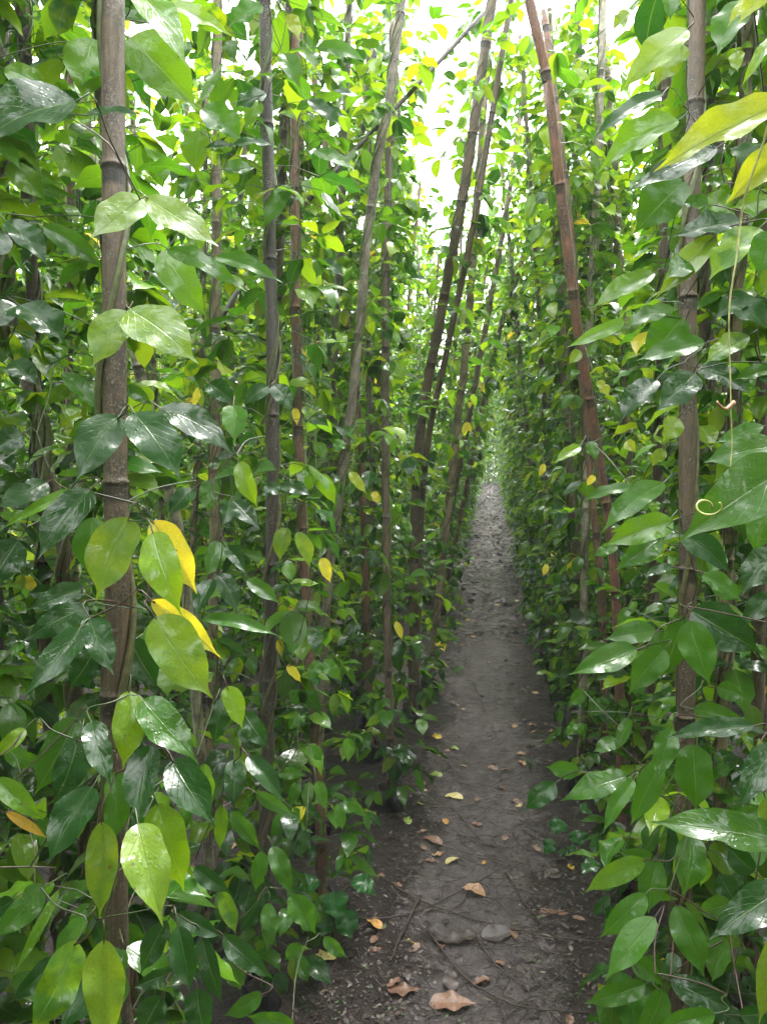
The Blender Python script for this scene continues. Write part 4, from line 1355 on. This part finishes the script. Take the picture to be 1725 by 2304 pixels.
# ------------------------------------------------------------------ small weeds beside the path
def weed(base, spec, label, group=None):
    v = empty('weed_seedling', base); tag(v, label, 'weed', group)
    st = MB(); fo = MB(); r = np.random.default_rng(abs(int(base[0] * 1000)) + 3)
    for (dx, dy, dz, L, Wd, az, dr) in spec:
        e = np.array([dx, dy, dz]); ax = np.array([math.cos(az) * math.cos(dr), math.sin(az) * math.cos(dr), -math.sin(dr)])
        P = smooth_path([(0, 0, 0), (dx * .4, dy * .4, dz * .8), e], 8)
        tube(st, P, .0015, 5, (.07, .10, .03, 1), cap=False)
        add_leaves(fo, T_HI, e[None], ax[None], np.array([[0, -.5, 1.0]]), np.array([L]), np.array([Wd]), np.array([[.03, .12, .03, 0]]),
                   wave=np.array([.14]), fold=np.array([.2]), arch=np.array([.1]), r=r)
    st.obj('stem', M_STEM, v); fo.obj('foliage', M_LEAF, v)
b = gpix('F', 800, 740)
weed(b, [(-.03, -.03, .14, .07, .065, -2.2, .5), (.02, -.02, .10, .06, .07, -1.2, .8), (-.06, 0, .05, .06, .05, -2.4, .8), (.04, .02, .16, .05, .05, 0.4, .3), (.0, .0, .03, .04, .03, -1.0, .4)],
     'dark green weed with broad toothed leaves at the right edge of the path')
b = gpix('F', 780, 745)
weed(b, [(.0, -.01, .015, .03, .009, a, .1) for a in np.arange(0, 6.2, .8)], 'tiny pale green rosette weed beside the right grow bags')
b = gpix('F', 632, 385)
weed(b, [(.01 * math.cos(a), .01 * math.sin(a), .03 + .01 * (i % 3), .025, .008, a, -.3) for i, a in enumerate(np.arange(0, 6.2, .6))], 'small feathery green weed on the right bank')
b = gpix('E', 1450, 1120)
weed(b, [(.0, -.02, .17, .09, .075, -1.2, .6), (.05, 0, .2, .085, .06, -.3, .4), (-.05, 0, .19, .07, .06, -2.6, .3), (.03, -.03, .12, .08, .07, -.9, .9), (-.02, -.03, .1, .06, .06, -1.9, .9)],
     'dark green weed with toothed leaves at the left edge of the path')

# ------------------------------------------------------------------ the dangling tendril on the right
v = unproj(1625, 300, .66)
pts = [unproj(1740, 210, .62), unproj(1712, 330, .64), unproj(1668, 480, .66), unproj(1650, 620, .66), unproj(1637, 760, .66), unproj(1645, 900, .66), unproj(1643, 1010, .66), unproj(1631, 1128, .655)]
P = smooth_path(pts, 60) + np.array([.0012, .0012, 0]) * np.sin(np.linspace(0, 23, 60))[:, None]; b = P[-1].copy()
tn = empty('tendril', b); tag(tn, 'thin yellowish dangling tendril in front of the right leaves', 'tendril')
mb = MB(); tube(mb, P - b, np.linspace(.0011, .0004, 60), 6, (.42, .40, .16, 1)); mb.obj('stem', M_STEM, tn)
mb = MB(); q = [unproj(1650, 905, .66), unproj(1632, 920, .655), unproj(1618, 912, .65), unproj(1612, 903, .648)]
tube(mb, smooth_path(q, 12) - b, np.linspace(.002, .0008, 12), 6, (.45, .22, .12, 1)); mb.obj('hook', M_STEM, tn)
a = np.linspace(0, 2.3 * math.pi, 40)
cc = unproj(1576, 1143, .54)
ring = np.array([cc + CM @ np.array([math.cos(t) * .0075 * (1 - .03 * t), math.sin(t) * .0055 * (1 - .03 * t), .003 * t]) for t in a])
mb = MB(); tube(mb, ring - ring[0], np.linspace(.0009, .0006, 40), 6, (.42, .42, .13, 1))
o = mb.obj('curled_tendril', M_STEM); o.location = ring[0]
tag(o, 'pale green tendril curled into a ring on the big right leaf', 'tendril')

# ------------------------------------------------------------------ thin volume veil, added to pale far and upper leaves like bloom
hm = bpy.data.materials.new('bloom_haze'); hm.use_nodes = True; hn = hm.node_tree; hn.nodes.clear()
ho = hn.nodes.new('ShaderNodeOutputMaterial'); hv = hn.nodes.new('ShaderNodeVolumePrincipled')
hv.inputs['Color'].default_value = (.9, .95, .9, 1); hv.inputs['Density'].default_value = .0035
hn.links.new(hv.outputs[0], ho.inputs['Volume'])
mb = MB(); x0, x1, y0, y1, z0, z1 = -310, 310, -310, 410, -1.2, 4.6
mb.add([(x0,y0,z0),(x1,y0,z0),(x1,y1,z0),(x0,y1,z0),(x0,y0,z1),(x1,y0,z1),(x1,y1,z1),(x0,y1,z1)], [(0,3,2,1),(4,5,6,7),(0,1,5,4),(1,2,6,5),(2,3,7,6),(3,0,4,7)])
tag(mb.obj('bloom_haze', hm, smooth=False), kind='stuff')
